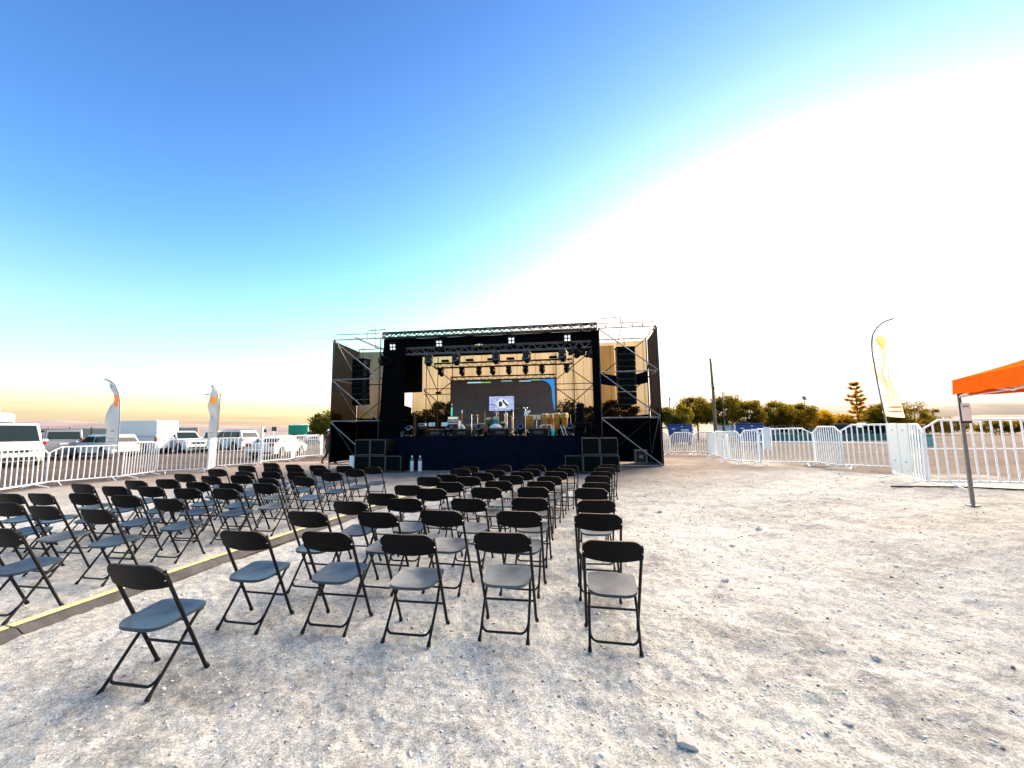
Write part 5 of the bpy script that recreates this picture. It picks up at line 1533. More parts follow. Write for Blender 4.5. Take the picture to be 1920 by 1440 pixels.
def car(label, cat, name, x, y, az, kind, paint, ztop=None, group='vehicles parked behind the left barriers'):
    P_ = dict(
        sedan=dict(L=4.5, W=1.78, H=1.42, belt=0.93, xrb=-1.75, xrt=-1.05, xft=0.35, xfb=1.15, hood=0.90, tail=0.98, wr=0.32, wx=1.32),
        hatch=dict(L=4.1, W=1.80, H=1.58, belt=1.00, xrb=-1.95, xrt=-1.70, xft=0.25, xfb=1.05, hood=0.98, tail=1.0, wr=0.34, wx=1.28),
        suv=dict(L=4.7, W=1.88, H=1.82, belt=1.12, xrb=-2.30, xrt=-2.02, xft=0.30, xfb=1.05, hood=1.08, tail=1.12, wr=0.38, wx=1.40),
        minivan=dict(L=5.1, W=1.90, H=1.98, belt=1.22, xrb=-2.52, xrt=-2.40, xft=1.0, xfb=1.85, hood=1.12, tail=1.22, wr=0.34, wx=1.55),
        bus=dict(L=5.4, W=1.95, H=2.22, belt=1.22, xrb=-2.68, xrt=-2.60, xft=1.25, xfb=2.05, hood=1.12, tail=1.22, wr=0.35, wx=1.65),
        van=dict(L=5.6, W=2.02, H=2.66, belt=1.38, xrb=-2.79, xrt=-2.72, xft=1.15, xfb=1.95, hood=1.22, tail=1.38, wr=0.36, wx=1.75),
        pickup=dict(L=5.2, W=1.85, H=1.80, belt=1.12, xrb=-0.75, xrt=-0.55, xft=0.55, xfb=1.2, hood=1.10, tail=1.05, wr=0.38, wx=1.55))[kind]
    L, W_, H, belt = P_['L'], P_['W'], P_['H'], P_['belt']
    xrb, xrt, xft, xfb = P_['xrb'], P_['xrt'], P_['xft'], P_['xfb']
    t = thing(name, label, cat, (x, y, gz(x)), R(90) - R(az), group)
    hw0, hw1 = W_ / 2, W_ / 2 - (0.16 if kind not in ('van', 'bus', 'minivan') else 0.09)
    def hw(z): return hw0 - 0.03 - (hw1 * 0 + (hw0 - 0.03 - hw1)) * max(0, (z - belt) / (H - belt)) if z > belt else hw0 - 0.03 * max(0, (z - 0.55) / (belt - 0.55)) - 0.04 * max(0, (0.5 - z) / 0.3)
    hood, tail = P_['hood'], P_['tail']
    low = [(-L / 2 + 0.04, 0.26), (-L / 2 - 0.02, 0.42), (-L / 2, 0.62), (-L / 2 + 0.02, tail - 0.08), (-L / 2 + 0.10, tail), (xrb, belt), (xfb, belt), (L / 2 - 0.35, hood - 0.05), (L / 2 - 0.08, hood - 0.18), (L / 2, 0.62), (L / 2 + 0.02, 0.42), (L / 2 - 0.06, 0.26)]
    if kind in ('van', 'bus', 'minivan', 'hatch', 'suv'):
        low[4] = (-L / 2 + 0.05, tail)
    cab = [(xrb, belt - 0.001), (xrt, H - 0.10), (xrt + 0.14, H), (xft - 0.18, H), (xft, H - 0.05), (xfb, belt - 0.001)]
    mb = MB()
    # body: several width slices so the flanks round off
    def slab(poly):
        n = len(poly)
        vs = []
        for k in (-1, -0.93, 0.93, 1):
            for px, pz in poly:
                cx_, cz_ = sum(p[0] for p in poly) / n, sum(p[1] for p in poly) / n
                sh = 1.0 if abs(k) < 1 else 0.965
                vs.append(Vector((cx_ + (px - cx_) * sh, k * hw(pz), cz_ + (pz - cz_) * (sh if poly is low else 0.975 if abs(k) == 1 else 1.0))))
        fs = [tuple(range(n)), tuple(range(4 * n - 1, 3 * n - 1, -1))]
        for j in range(3):
            fs += [(j * n + i, (j + 1) * n + i, (j + 1) * n + (i + 1) % n, j * n + (i + 1) % n) for i in range(n)]
        mb.add(vs, fs)
    slab(low); slab(cab)
    if kind == 'pickup':
        mb.box((-1.65, hw0 - 0.06, belt - 0.02), (1.75, 0.08, 0.12)); mb.box((-1.65, -hw0 + 0.06, belt - 0.02), (1.75, 0.08, 0.12)); mb.box((-L / 2 + 0.06, 0, belt - 0.03), (0.08, W_ - 0.14, 0.12))
    mb.build('body', paint, t, smooth=True, bevel=0.035)
    # glass: side panes, windscreen, rear pane
    def yat(z): return hw(z) + 0.006
    zb_, zt = belt + 0.05, H - 0.14 if kind not in ('van',) else belt + 0.62
    def xr(z): return xrb + (xrt - xrb) * (z - belt) / (H - 0.10 - belt)
    def xf(z): return xfb + (xft - xfb) * (z - belt) / (H - 0.05 - belt)
    xa, xb_ = xr(zb_) + 0.22, xf(zb_) - 0.14
    cuts = [xa, xa + (xb_ - xa) * 0.36, xa + (xb_ - xa) * 0.66, xb_] if kind in ('suv', 'minivan', 'bus') else [xa, xa + (xb_ - xa) * 0.5, xb_]
    if kind == 'van': cuts = [xf(zb_) - 1.25, xb_]
    for sy in (-1, 1):
        for i in range(len(cuts) - 1):
            a0, a1 = cuts[i] + 0.03, cuts[i + 1] - 0.03
            b0 = max(a0, xr(zt) + 0.12); b1 = min(a1, xf(zt) - 0.10)
            vs = [(a0, sy * yat(zb_), zb_), (a1, sy * yat(zb_), zb_), (b1, sy * yat(zt), zt), (b0, sy * yat(zt), zt)]
            vs2 = [(px, py - sy * 0.02, pz) for px, py, pz in vs]
            MB().add(vs + vs2, [(0, 1, 2, 3), (7, 6, 5, 4), (0, 4, 5, 1), (1, 5, 6, 2), (2, 6, 7, 3), (3, 7, 4, 0)]).build('side_window', M['glass'], t)
    def endpane(nm, fx, z0, z1, off, k0=0.90, k1=0.86):
        vs = [(fx(z0) + off, -hw(z0) * k0, z0), (fx(z0) + off, hw(z0) * k0, z0), (fx(z1) + off, hw(z1) * k1, z1), (fx(z1) + off, -hw(z1) * k1, z1)]
        vs2 = [(px - off * 2.5, py, pz) for px, py, pz in vs]
        MB().add(vs + vs2, [(0, 1, 2, 3), (7, 6, 5, 4), (0, 4, 5, 1), (1, 5, 6, 2), (2, 6, 7, 3), (3, 7, 4, 0)]).build(nm, M['glass'], t)
    endpane('windscreen', xf, belt + 0.06, (H - 0.12) if kind != 'van' else belt + 0.85, 0.022)
    if kind != 'van': endpane('rear_window', xr, belt + 0.07, H - 0.20, -0.022, 0.86, 0.82)
    else:
        MB().box((-L / 2 + 0.025, 0, 1.45), (0.012, 0.012, 2.0)).build('door_seam', M['trim'], t)
        MB().box((-L / 2 + 0.012, -0.14, 1.28), (0.03, 0.04, 0.14)).build('door_handle', M['trim'], t)
        for sy in (-1, 1):
            for z in (0.75, 1.7): MB().box((-L / 2 + 0.02, sy * (hw0 - 0.05), z), (0.06, 0.05, 0.06)).build('hinge', M['trim'], t)
    # lights
    for sy in (-1, 1):
        tz, th = (1.15, 0.36) if kind in ('van', 'minivan', 'bus') else ((0.86, 0.20) if kind == 'sedan' else (0.98, 0.24))
        tw = 0.14 if kind in ('van', 'minivan', 'bus', 'suv') else 0.30
        MB().cbox((-L / 2 + 0.05, sy * (hw0 - tw / 2 - 0.03), tz), (0.16, tw + 0.03, th), 0.03).build('tail_light', M['tail'], t)
        MB().cbox((L / 2 - 0.12, sy * (hw0 - 0.22), hood - 0.24), (0.22, 0.36, 0.15), 0.04).build('headlight', M['head'], t)
        MB().cbox((xfb - 0.25, sy * (hw0 + 0.10), belt + 0.09), (0.10, 0.20, 0.14), 0.03).build('mirror', paint, t)
        for wx in (-P_['wx'], P_['wx']):
            MB().lathe([(P_['wr'] + 0.07, -0.02), (P_['wr'] + 0.065, 0.012)], 22, (wx, sy * (hw0 - 0.012), P_['wr'] + 0.02), Matrix.Rotation(R(-90 * sy), 3, 'X')).build('wheel_arch', M['trim'], t)
            wheel(t, wx, sy * (hw0 - 0.0), P_['wr'])
    MB().cbox((L / 2 + 0.0, 0, hood - 0.30), (0.06, W_ * 0.5, 0.16), 0.02).build('grille', M['trim'], t)
    MB().cbox((L / 2 + 0.0, 0, 0.42), (0.07, W_ * 0.7, 0.14), 0.02).build('lower_grille', M['trim'], t)
    MB().cbox((-L / 2 - 0.02, 0, 0.36), (0.06, W_ * 0.8, 0.12), 0.02).build('rear_bumper', M['trim'] if kind != 'minivan' else paint, t)
    MB().box((-L / 2 - 0.015, 0, tz * 0.86), (0.02, 0.42, 0.13)).build('number_plate', M['plate'], t)
    MB().box((L / 2 + 0.035, 0, 0.55), (0.02, 0.42, 0.12)).build('number_plate', M['plate'], t)
    for sy in (-1, 1):
        MB().box((0, sy * (hw0 - 0.03), 0.30), (2 * P_['wx'] - 0.85, 0.06, 0.12)).build('sill', M['trim'], t)
    if kind in ('suv',):
        for sy in (-1, 1): rod(t, 'roof_rail', (xrt + 0.3, sy * (hw1 - 0.08), H + 0.04), (xft - 0.4, sy * (hw1 - 0.08), H + 0.04), 0.02, M['trim'])
    if kind == 'van':
        for sy in (-1, 1): MB().box((-0.5, sy * (hw0 + 0.004), 1.02), (3.2, 0.02, 0.05)).build('rub_strip', M['white'], t)
    return t


car('white minibus facing the camera behind the nearest left barrier, roof hatch behind', 'minibus', 'parked_minibus', -27.2, 21.8, 121, 'bus', M['white_van'])
car('silver-grey minivan seen from behind, between the minibus and a white hatchback', 'minivan', 'parked_minivan', -32.0, 28.0, -64, 'minivan', M['silver'])
car('white hatchback seen from behind, in front of the big white van', 'hatchback', 'parked_hatchback', -28.2, 28.0, -78, 'hatch', M['white_van'])
car('big white high-roofed panel van with plain rear doors', 'van', 'parked_van', -31.0, 33.6, -82, 'van', M['white_van'])
car('white pickup facing right, just right of the big van', 'pickup truck', 'parked_pickup', -28.4, 34.8, 116, 'pickup', M['white_van'])
car('white pickup with open side windows, behind the lower part of the second flag', 'pickup truck', 'parked_pickup', -27.2, 37.4, 112, 'pickup', M['white_van'])
car('white off-road car with dark rear window seen from behind at right of the pickups', 'off-road car', 'parked_suv', -25.6, 36.9, -74, 'suv', M['white_van'])
car('white saloon car with red tail lights right behind the left barriers', 'saloon car', 'parked_saloon', -15.7, 27.3, -3, 'sedan', M['white_van'])

# a high roofed camper behind the minibus
t = thing('camper_van', 'white high-roofed camper showing its roof above the minibus at the left edge', 'camper van', (-35.6, 25.4, 0), R(20), 'vehicles parked behind the left barriers')
MB().cbox((0, 0, 1.75), (5.2, 2.1, 2.6), 0.18).build('body', M['white_van'], t, smooth=True)
MB().tube([(-1.8, -0.9, 3.18), (2.9, -0.9, 3.18)], 0.07, 8).build('awning_roll', M['white'], t, smooth=True)
MB().cbox((2.75, 0, 1.2), (0.7, 1.9, 1.3), 0.12).build('bonnet', M['white_van'], t)
MB().cbox((2.55, 0, 2.15), (0.2, 1.7, 0.6), 0.05).build('windscreen', M['glass'], t)
for x in (-1.7, 2.2):
    for y in (-1.0, 1.0): wheel(t, x, y, 0.36)

# lorries far off beside the stage
def lorry(label, x, y, az, cab_m, box_m, tipper):
    t = thing('parked_lorry', label, 'lorry', (x, y, 0), R(90) - R(az), 'lorries far off left of the stage')
    MB().cbox((2.6, 0, 1.75), (1.9, 2.3, 2.1), 0.12).build('cab', cab_m, t, smooth=True)
    MB().cbox((3.50, 0, 2.25), (0.16, 2.0, 0.75), 0.05).build('windscreen', M['glass'], t)
    MB().cbox((3.56, 0, 1.0), (0.12, 2.2, 0.35), 0.04).build('bumper', M['trim'], t)
    MB().cbox((3.56, 0, 1.45), (0.06, 1.4, 0.4), 0.02).build('grille', M['trim'], t)
    for sy in (-0.85, 0.85): MB().cbox((3.60, sy, 1.15), (0.08, 0.3, 0.2), 0.03).build('headlight', M['head'], t)
    if tipper:
        MB().prism([(-3.4, 1.3), (1.4, 1.1), (1.6, 2.75), (-3.8, 2.55)], -1.2, 1.2).build('tipper_body', box_m, t)
    else:
        MB().cbox((-1.0, 0, 1.9), (5.0, 2.3, 1.6), 0.05).build('load_body', box_m, t)
    MB().box((-0.5, 0, 0.8), (6.5, 1.0, 0.25)).build('chassis', M['trim'], t)
    for wx in (2.5, -1.5, -2.7):
        for sy in (-1.1, 1.1): wheel(t, wx, sy, 0.5)
    return t


lorry('lorry with a green tipper body far off left of the stage', -31.3, 59.5, -25, M['white_van'], M['green_paint'], True)
lorry('red lorry cab facing the camera far off beside the green tipper', -33.6, 66.8, 152, M['red_paint'], M['trim'], False)
car('small white pickup far off between the red lorry and the stage', 'pickup truck', 'parked_pickup', -28.6, 58.0, 152, 'pickup', M['white_van'])

# ------------------------------------------------------------------ people
def person(label, loc, rz, h, top_m, leg_m, pose, hair_m, shoe_m, hat=None):
    t = thing('person', label, 'person', loc, rz)
    k = h / 1.72
    J = pose
    names = list(J.keys())
    bones = [('pelvis', 'waist'), ('waist', 'chest'), ('chest', 'neck'), ('neck', 'head'), ('head', 'crown'), ('chest', 'shl'), ('chest', 'shr'), ('shl', 'ell'), ('ell', 'wrl'), ('shr', 'elr'), ('elr', 'wrr'),
             ('pelvis', 'hil'), ('pelvis', 'hir'), ('hil', 'knl'), ('knl', 'anl'), ('anl', 'tol'), ('hir', 'knr'), ('knr', 'anr'), ('anr', 'tor'), ('wrl', 'hal'), ('wrr', 'har')]
    rad = dict(pelvis=0.14, waist=0.13, chest=0.155, neck=0.055, head=0.085, crown=0.09, shl=0.07, shr=0.07, ell=0.047, elr=0.047, wrl=0.034, wrr=0.034, hal=0.035, har=0.035,
               hil=0.095, hir=0.095, knl=0.062, knr=0.062, anl=0.042, anr=0.042, tol=0.038, tor=0.038)
    me = bpy.data.meshes.new('body')
    me.from_pydata([tuple(Vector(J[n]) * k) for n in names], [(names.index(a), names.index(b)) for a, b in bones], [])
    o = bpy.data.objects.new('body', me); col.objects.link(o); o.parent = t
    sk = o.modifiers.new('skin', 'SKIN')
    for i, n in enumerate(names):
        v = me.skin_vertices[0].data[i]
        v.radius = (rad[n] * k, rad[n] * k * (0.8 if n in ('pelvis', 'waist', 'chest') else 1))
        v.use_root = (n == 'pelvis')
    sub = o.modifiers.new('sub', 'SUBSURF'); sub.levels = 2; sub.render_levels = 2
    bpy.context.view_layer.update()
    dg = bpy.context.evaluated_depsgraph_get()
    ev = bpy.data.meshes.new_from_object(o.evaluated_get(dg))
    o.modifiers.clear(); o.data = ev
    ev.materials.clear()
    for mm in (M['skin'], top_m, leg_m): ev.materials.append(mm)
    nk = J['neck'][2] * k; pv = J['pelvis'][2] * k
    wr = [Vector(J['wrl']) * k, Vector(J['wrr']) * k]
    for p in ev.polygons:
        c = p.center
        near = min((c - q).length for q in wr)
        p.use_smooth = True
        p.material_index = 0 if c.z > nk + 0.03 or (near < 0.09 * k and c.z < nk) else (1 if c.z > pv - 0.06 else 2)
    hd = Vector(J['crown']) * k
    hr = MB()
    bm2 = bmesh.new(); bmesh.ops.create_uvsphere(bm2, u_segments=14, v_segments=10, radius=0.112 * k)
    vs = [Vector((v.co.x, v.co.y * 1.05, v.co.z * 1.05)) + hd + Vector((0, 0.018, 0.012)) for v in bm2.verts]
    bm2.verts.index_update()
    keep = [f for f in bm2.faces if f.calc_center_median().z > -0.02 or f.calc_center_median().y > 0.03]
    hr.add(vs, [tuple(v.index for v in f.verts) for f in keep]); bm2.free()
    hr.build('hair', hair_m, t, smooth=True)
    if hat:
        MB().lathe([(0.20 * k, 0.05), (0.19 * k, 0.06), (0.12 * k, 0.07), (0.115 * k, 0.14), (0.06 * k, 0.17)], 16, hd).build('hat', hat, t, smooth=True)
    for n in ('tol', 'tor'):
        p = Vector(J[n]) * k
        a = Vector(J['anl' if n == 'tol' else 'anr']) * k
        MB().tube([a - Vector((0, 0, 0.04)), (a + p) / 2 - Vector((0, 0, 0.045)), p - Vector((0, 0, 0.0))], [0.05 * k, 0.05 * k, 0.035 * k], 10).build('shoe', shoe_m, t, smooth=True)
    for sd, n, w_ in ((1, 'har', 'wrr'), (-1, 'hal', 'wrl')):
        p = Vector(J[n]) * k; q = Vector(J[w_]) * k
        dv = (p - q).normalized()
        side_ = dv.cross(Vector((1, 0, 0))).normalized()
        fm = MB()
        for f_ in range(4):
            o_ = side_ * (f_ - 1.5) * 0.018 * k
            ln = (0.075, 0.085, 0.08, 0.062)[f_] * k
            fm.tube([p + o_, p + o_ + dv * ln * 0.55, p + o_ + dv * ln + Vector((0, -0.012, 0)) * k], [0.010 * k, 0.009 * k, 0.007 * k], 6)
        fm.tube([q + side_ * -0.02 * k, q + side_ * -0.045 * k + dv * 0.05 * k], [0.011 * k, 0.008 * k], 6)
        fm.build('fingers', M['skin'], t, smooth=True)
    return t


walk = dict(pelvis=(0, 0, 0.92), waist=(0, -0.01, 1.08), chest=(0, -0.03, 1.30), neck=(0, -0.04, 1.46), head=(0, -0.06, 1.53), crown=(0, -0.065, 1.63), shl=(-0.19, -0.02, 1.40), shr=(0.19, -0.04, 1.40),
            ell=(-0.24, -0.14, 1.15), wrl=(-0.22, -0.32, 1.00), hal=(-0.22, -0.39, 0.96), elr=(0.24, 0.12, 1.16), wrr=(0.23, 0.12, 0.92), har=(0.23, 0.10, 0.84),
            hil=(-0.09, 0, 0.86), hir=(0.09, 0, 0.86), knl=(-0.10, 0.12, 0.48), anl=(-0.10, 0.40, 0.13), tol=(-0.10, 0.30, 0.03), knr=(0.10, -0.20, 0.48), anr=(0.10, -0.20, 0.08), tor=(0.10, -0.36, 0.035))
stand = dict(walk); stand.update(knl=(-0.10, -0.02, 0.47), anl=(-0.10, 0.02, 0.08), tol=(-0.11, -0.14, 0.035), knr=(0.10, -0.02, 0.47), anr=(0.10, 0.02, 0.08), tor=(0.11, -0.14, 0.035),
                                 ell=(-0.25, 0.0, 1.14), wrl=(-0.25, -0.08, 0.92), hal=(-0.25, -0.10, 0.84), elr=(0.25, 0.0, 1.14), wrr=(0.25, -0.08, 0.92), har=(0.25, -0.10, 0.84))
person('person in dark jacket and trousers striding right, just left of the stage', (-9.50, 21.2, 0), R(75), 1.74, M['dark_jacket'], M['dark_jacket'], walk, M['hair'], M['shoe'])
person('person in maroon jacket and white hat standing behind the last left barrier', (-12.05, 26.6, 0), R(40), 1.72, M['maroon'], M['trim'], stand, M['hair'], M['trim'], M['white'])

# ------------------------------------------------------------------ poles, lamps, signs, containers, walls
def pole_lamp(label, x, y, h, px, pz, w_, d_, rz=0, tilt=20):
    z = gz(x)
    t = thing('street_lamp', label, 'street lamp', (x, y, z), rz)
    MB().tube([(0, 0, 0), (0, 0, h)], [0.07, 0.045], 8).build('post', M['galv'], t, smooth=True)
    rod(t, 'bracket', (0, 0, h - 0.15), (px, 0, pz), 0.03, M['galv'])
    MB().box((px, 0, pz), (w_, d_, 0.05), Matrix.Rotation(R(tilt), 3, 'X')).build('solar_panel', M['panel'], t)
    MB().cbox((px * 0.6, -0.12, pz - 0.25), (0.16, 0.5, 0.07), 0.02).build('lamp_head', M['edge'], t)
    return t


t = thing('utility_pole', 'bare tapered wooden utility pole rising above the trees on the right', 'utility pole', (19.05, 38, gz(19)))
MB().tube([(0, 0, 0), (0.03, 0, 4.4), (-0.05, 0, 7.85)], [0.17, 0.13, 0.09], 10).build('shaft', M['pole_wood'], t, smooth=True)
MB().cbox((0.06, -0.1, 5.0), (0.12, 0.12, 0.3), 0.02).build('fuse_box', M['edge'], t)
for z in (6.6, 7.3): MB().lathe([(0.12, -0.03), (0.12, 0.03)], 10, (0, 0, z)).build('steel_band', M['galv'], t)
pole_lamp('solar lamp with a tilted panel above the trees, right of the utility pole', 21.8, 41.5, 4.9, 0.0, 5.0, 0.85, 0.6, R(-20), 25)
pole_lamp('solar lamp with a long flat panel just right of the stage', 14.1, 36, 4.0, 0.0, 4.1, 1.1, 0.7, 0, 8)
pole_lamp('far solar lamp with a small square panel near the low bushes', 40.0, 55, 5.1, 0.0, 5.25, 0.5, 0.5, 0, 60)
t = thing('street_lamp', 'thin lamp post with a short arm right behind the second flag', 'street lamp', (-29.1, 40, 0))
MB().tube([(0, 0, 0), (-0.04, 0, 5.5)], [0.08, 0.05], 8).build('post', M['pole_wood'], t, smooth=True)
rod(t, 'arm', (-0.04, 0, 5.48), (-1.25, 0, 5.46), 0.03, M['alu_dark'])
MB().cbox((-1.35, 0, 5.44), (0.4, 0.16, 0.08), 0.02).build('lamp_head', M['alu_dark'], t)
for x, y, h, w_, lb in ((-23.3, 38, 1.85, 0.32, 'lower small square sign on a pale post behind the saloon car'), (-24.8, 42, 2.05, 0.50, 'higher small square sign on a pale post left of the lorries')):
    t = thing('road_sign', lb, 'sign', (x, y, 0))
    MB().tube([(0, 0, 0), (0, 0, h)], 0.05, 8).build('post', M['white'], t)
    MB().cbox((0.1, -0.07, h - 0.1), (w_, 0.03, w_ * 0.9), 0.01).build('plate', M['edge'], t)
t = thing('post', 'white square post rising above the barrier beside the saloon car', 'post', (-13.08, 21.15, 0))
MB().cbox((0, 0, 0.95), (0.09, 0.09, 1.9), 0.01).build('shaft', M['white'], t)
MB().cbox((0, 0, 1.915), (0.13, 0.13, 0.03), 0.005).build('cap', M['white'], t)

# blue containers with white print
def container(label, x, y, rz):
    t = thing('waste_container', label, 'waste container', (x, y, gz(x)), rz, 'blue waste containers right of the stage')
    MB().prism([(-0.95, 0.25), (0.95, 0.25), (1.08, 1.42), (-1.08, 1.42)], -0.7, 0.7).build('bin', M['blue_bin'], t, bevel=0.03)
    MB().cbox((0, 0, 1.49), (2.22, 1.5, 0.10), 0.03).build('lid', M['blue_bin'], t)
    for x_, z_, w_, h_ in ((0.45, 1.12, 0.70, 0.085), (0.78, 0.85, 0.16, 0.22), (-0.55, 1.2, 0.28, 0.07), (0.2, 1.36, 0.16, 0.06)):
        MB().box((x_, -0.708, z_), (w_, 0.012, h_)).build('white_print', M['paper'], t)
    for x_ in (-0.75, 0.75):
        for y_ in (-0.5, 0.5): MB().lathe([(0.12, -0.03), (0.12, 0.03)], 12, (x_, y_, 0.12), Matrix.Rotation(R(90), 3, 'X')).build('castor', M['tyre'], t)
    for s_ in (-1, 1): MB().box((s_ * 1.08, 0, 1.15), (0.07, 0.9, 0.08)).build('grip_rail', M['blue_bin'], t)
    t.scale = (0.78, 0.85, 1.0)


container('blue waste container with white print nearest the stage, before a dark tree', 12.55, 30.2, R(-28))
container('blue waste container with white print right of the utility pole', 16.45, 28.2, R(-25))
# pale boundary wall far left
t = thing('boundary_wall', 'low pale wall with concrete posts far behind the minivan', 'wall', (-72, 60, 0), R(2))
for k in range(8):
    MB().cbox((k * 3.1 + 1.55, 0, 1.2), (2.95, 0.12, 2.4), 0.01).build('wall_panel', M['wall_far'], t)
    MB().cbox((k * 3.1, -0.02, 1.3), (0.2, 0.22, 2.6), 0.01).build('post', M['pole_wood'], t)
t = thing('low_wall', 'low teal painted wall far behind the right-hand barriers', 'wall', (20.5, 36.5, gz(20)), R(3))
for k in range(6):
    MB().cbox((k * 2.6 + 1.3, 0, 0.30), (2.56, 0.2, 0.60), 0.01).build('wall_panel', M['teal_wall'], t)
t = thing('site_cabin', 'long low white building with dark windows behind the right-hand trees', 'building', (27.0, 52, gz(27)), R(2))
MB().cbox((6, 0, 0.95), (12, 4, 1.5), 0.03).build('wall', M['white_board'], t)
MB().cbox((6, 0, 1.78), (12.6, 4.6, 0.14), 0.03).build('roof', M['wall_far'], t)
for k in range(5):
    f_ = MB().cbox((1.5 + k * 2.5, -2.01, 1.05), (1.3, 0.06, 0.7), 0.01).build('window', M['alu_dark'], t)
    MB().box((1.5 + k * 2.5, -2.045, 1.05), (1.15, 0.02, 0.56)).build('pane', M['glass'], f_)
car('dark car parked far right between the barriers and the conifer', 'car', 'parked_car', 37.5, 45.5, 95, 'hatch', M['trim'], group='vehicles far off on the right')
car('dark off-road car parked far right behind the barrier with boards', 'off-road car', 'parked_suv', 41.5, 47.5, -85, 'suv', M['cabinet'], group='vehicles far off on the right')
t = thing('storage_box', 'small teal storage box far right, seen through the nearest right-hand barrier', 'storage box', (25.2, 25.0, gz(25)), R(10))
MB().cbox((0, 0, 0.35), (0.95, 0.7, 0.66), 0.03).build('bin', M['teal'], t)
MB().cbox((0, 0, 0.72), (1.02, 0.78, 0.07), 0.02).build('lid', M['teal_wall'], t)

# ------------------------------------------------------------------ trees
def tree(label, x, y, h, w_, lm, kind='broad', dens=1.0, seed=0, cat='tree'):
    rs = np.random.RandomState(seed + 11)
    zg = gz(x)
    t = thing('bush' if kind == 'bush' else ('conifer' if kind == 'conifer' else 'broadleaf_tree'), label, cat, (x, y, zg), 0, 'trees and bushes behind the yard')
    cl = []       # clump centres, radius
    tr_ = MB()
    if kind == 'conifer':
        tr_.tube([(0, 0, 0), (0.05, 0, h * 0.5), (0, 0, h * 0.98)], [0.14, 0.09, 0.02], 8)
        for k in range(11):
            z = h * (0.22 + 0.075 * k)
            rr_ = w_ * 0.5 * (1.15 - 0.075 * k) * rs.uniform(0.75, 1.15)
            for a in range(5):
                an = a * 1.257 + k * 0.7 + rs.uniform(-0.3, 0.3)
                if k > 1 and rs.uniform() < 0.22: continue
                rb = rr_ * rs.uniform(0.7, 1.25)
                for q in (0.45, 0.75, 1.0):
                    cl.append((rb * q * math.cos(an), rb * q * math.sin(an), z + 0.25 * q * q, 0.20))
                tr_.tube([(0, 0, z), (rr_ * math.cos(an), rr_ * math.sin(an), z + 0.2)], [0.035, 0.012], 5)
        cl.append((0, 0, h * 0.99, 0.16))
        per, ls = 62, 0.20
    else:
        hb = 0.15 if kind == 'bush' else 0.36
        nb = 4 if kind == 'bush' else 6
        tr_.tube([(0, 0, 0), (0.05, 0.02, h * hb * 0.6), (0.0, 0.05, h * hb)], [0.05 * h * 0.5, 0.04 * h * 0.5, 0.03 * h * 0.5], 8)
        for a in range(nb):
            an = a * 2 * math.pi / nb + rs.uniform(-0.3, 0.3)
            r1 = w_ * rs.uniform(0.22, 0.40)
            tr_.tube([(0, 0.05, h * hb), (r1 * 0.5 * math.cos(an), r1 * 0.5 * math.sin(an), h * (hb + 0.22)), (r1 * math.cos(an), r1 * math.sin(an), h * rs.uniform(0.62, 0.85))], [0.022 * h * 0.5, 0.015 * h * 0.5, 0.006 * h], 6)
        n = int(44 * dens * (w_ * h / 12) ** 0.5) + 12
        for k in range(n):
            u_ = rs.uniform(-1, 1); an = rs.uniform(0, 2 * math.pi); rr_ = rs.uniform(0.45, 1.0) ** 0.6
            px, py = w_ * 0.5 * rr_ * math.sqrt(1 - u_ * u_) * math.cos(an), w_ * 0.5 * rr_ * math.sqrt(1 - u_ * u_) * math.sin(an)
            c0 = hb + (1 - hb) * 0.5 * 0.95
            pz = h * (c0 + (1 - hb) * 0.48 * u_ * rr_ + rs.uniform(-0.04, 0.05))
            cl.append((px, py, pz, rs.uniform(0.10, 0.19) * w_ ** 0.5 * 1.5))
        per, ls = 130, 0.22
    tr_.build('trunk', M['bark'], t, smooth=True)
    C = np.array(cl)
    ids = np.repeat(np.arange(len(C)), per)
    dirs = rs.normal(size=(len(ids), 3)); dirs /= np.linalg.norm(dirs, axis=1)[:, None]
    rad_ = C[ids, 3] * rs.uniform(0.2, 1.15, len(ids)) ** 0.7
    P_ = C[ids, :3] + dirs * rad_[:, None] * np.array([1.15, 1.15, 0.85])
    A = rs.normal(size=(len(ids), 3)); A /= np.linalg.norm(A, axis=1)[:, None]
    B = np.cross(A, rs.normal(size=(len(ids), 3))); B /= np.linalg.norm(B, axis=1)[:, None]
    sz_ = (ls * rs.uniform(0.5, 1.2, len(ids)))[:, None]
    quad = np.stack([P_ - A * sz_ * 0.5, P_ + B * sz_ * 0.27, P_ + A * sz_ * 0.5, P_ - B * sz_ * 0.27], 1).reshape(-1, 3)
    nq = len(ids)
    me = bpy.data.meshes.new('crown')
    me.vertices.add(nq * 4); me.vertices.foreach_set('co', quad.ravel())
    me.loops.add(nq * 4); me.loops.foreach_set('vertex_index', np.arange(nq * 4))
    me.polygons.add(nq); me.polygons.foreach_set('loop_start', np.arange(0, nq * 4, 4)); me.polygons.foreach_set('loop_total', np.full(nq, 4))
    me.materials.append(lm); me.update(); me.validate()
    o = bpy.data.objects.new('crown', me); col.objects.link(o); o.parent = t
    return t


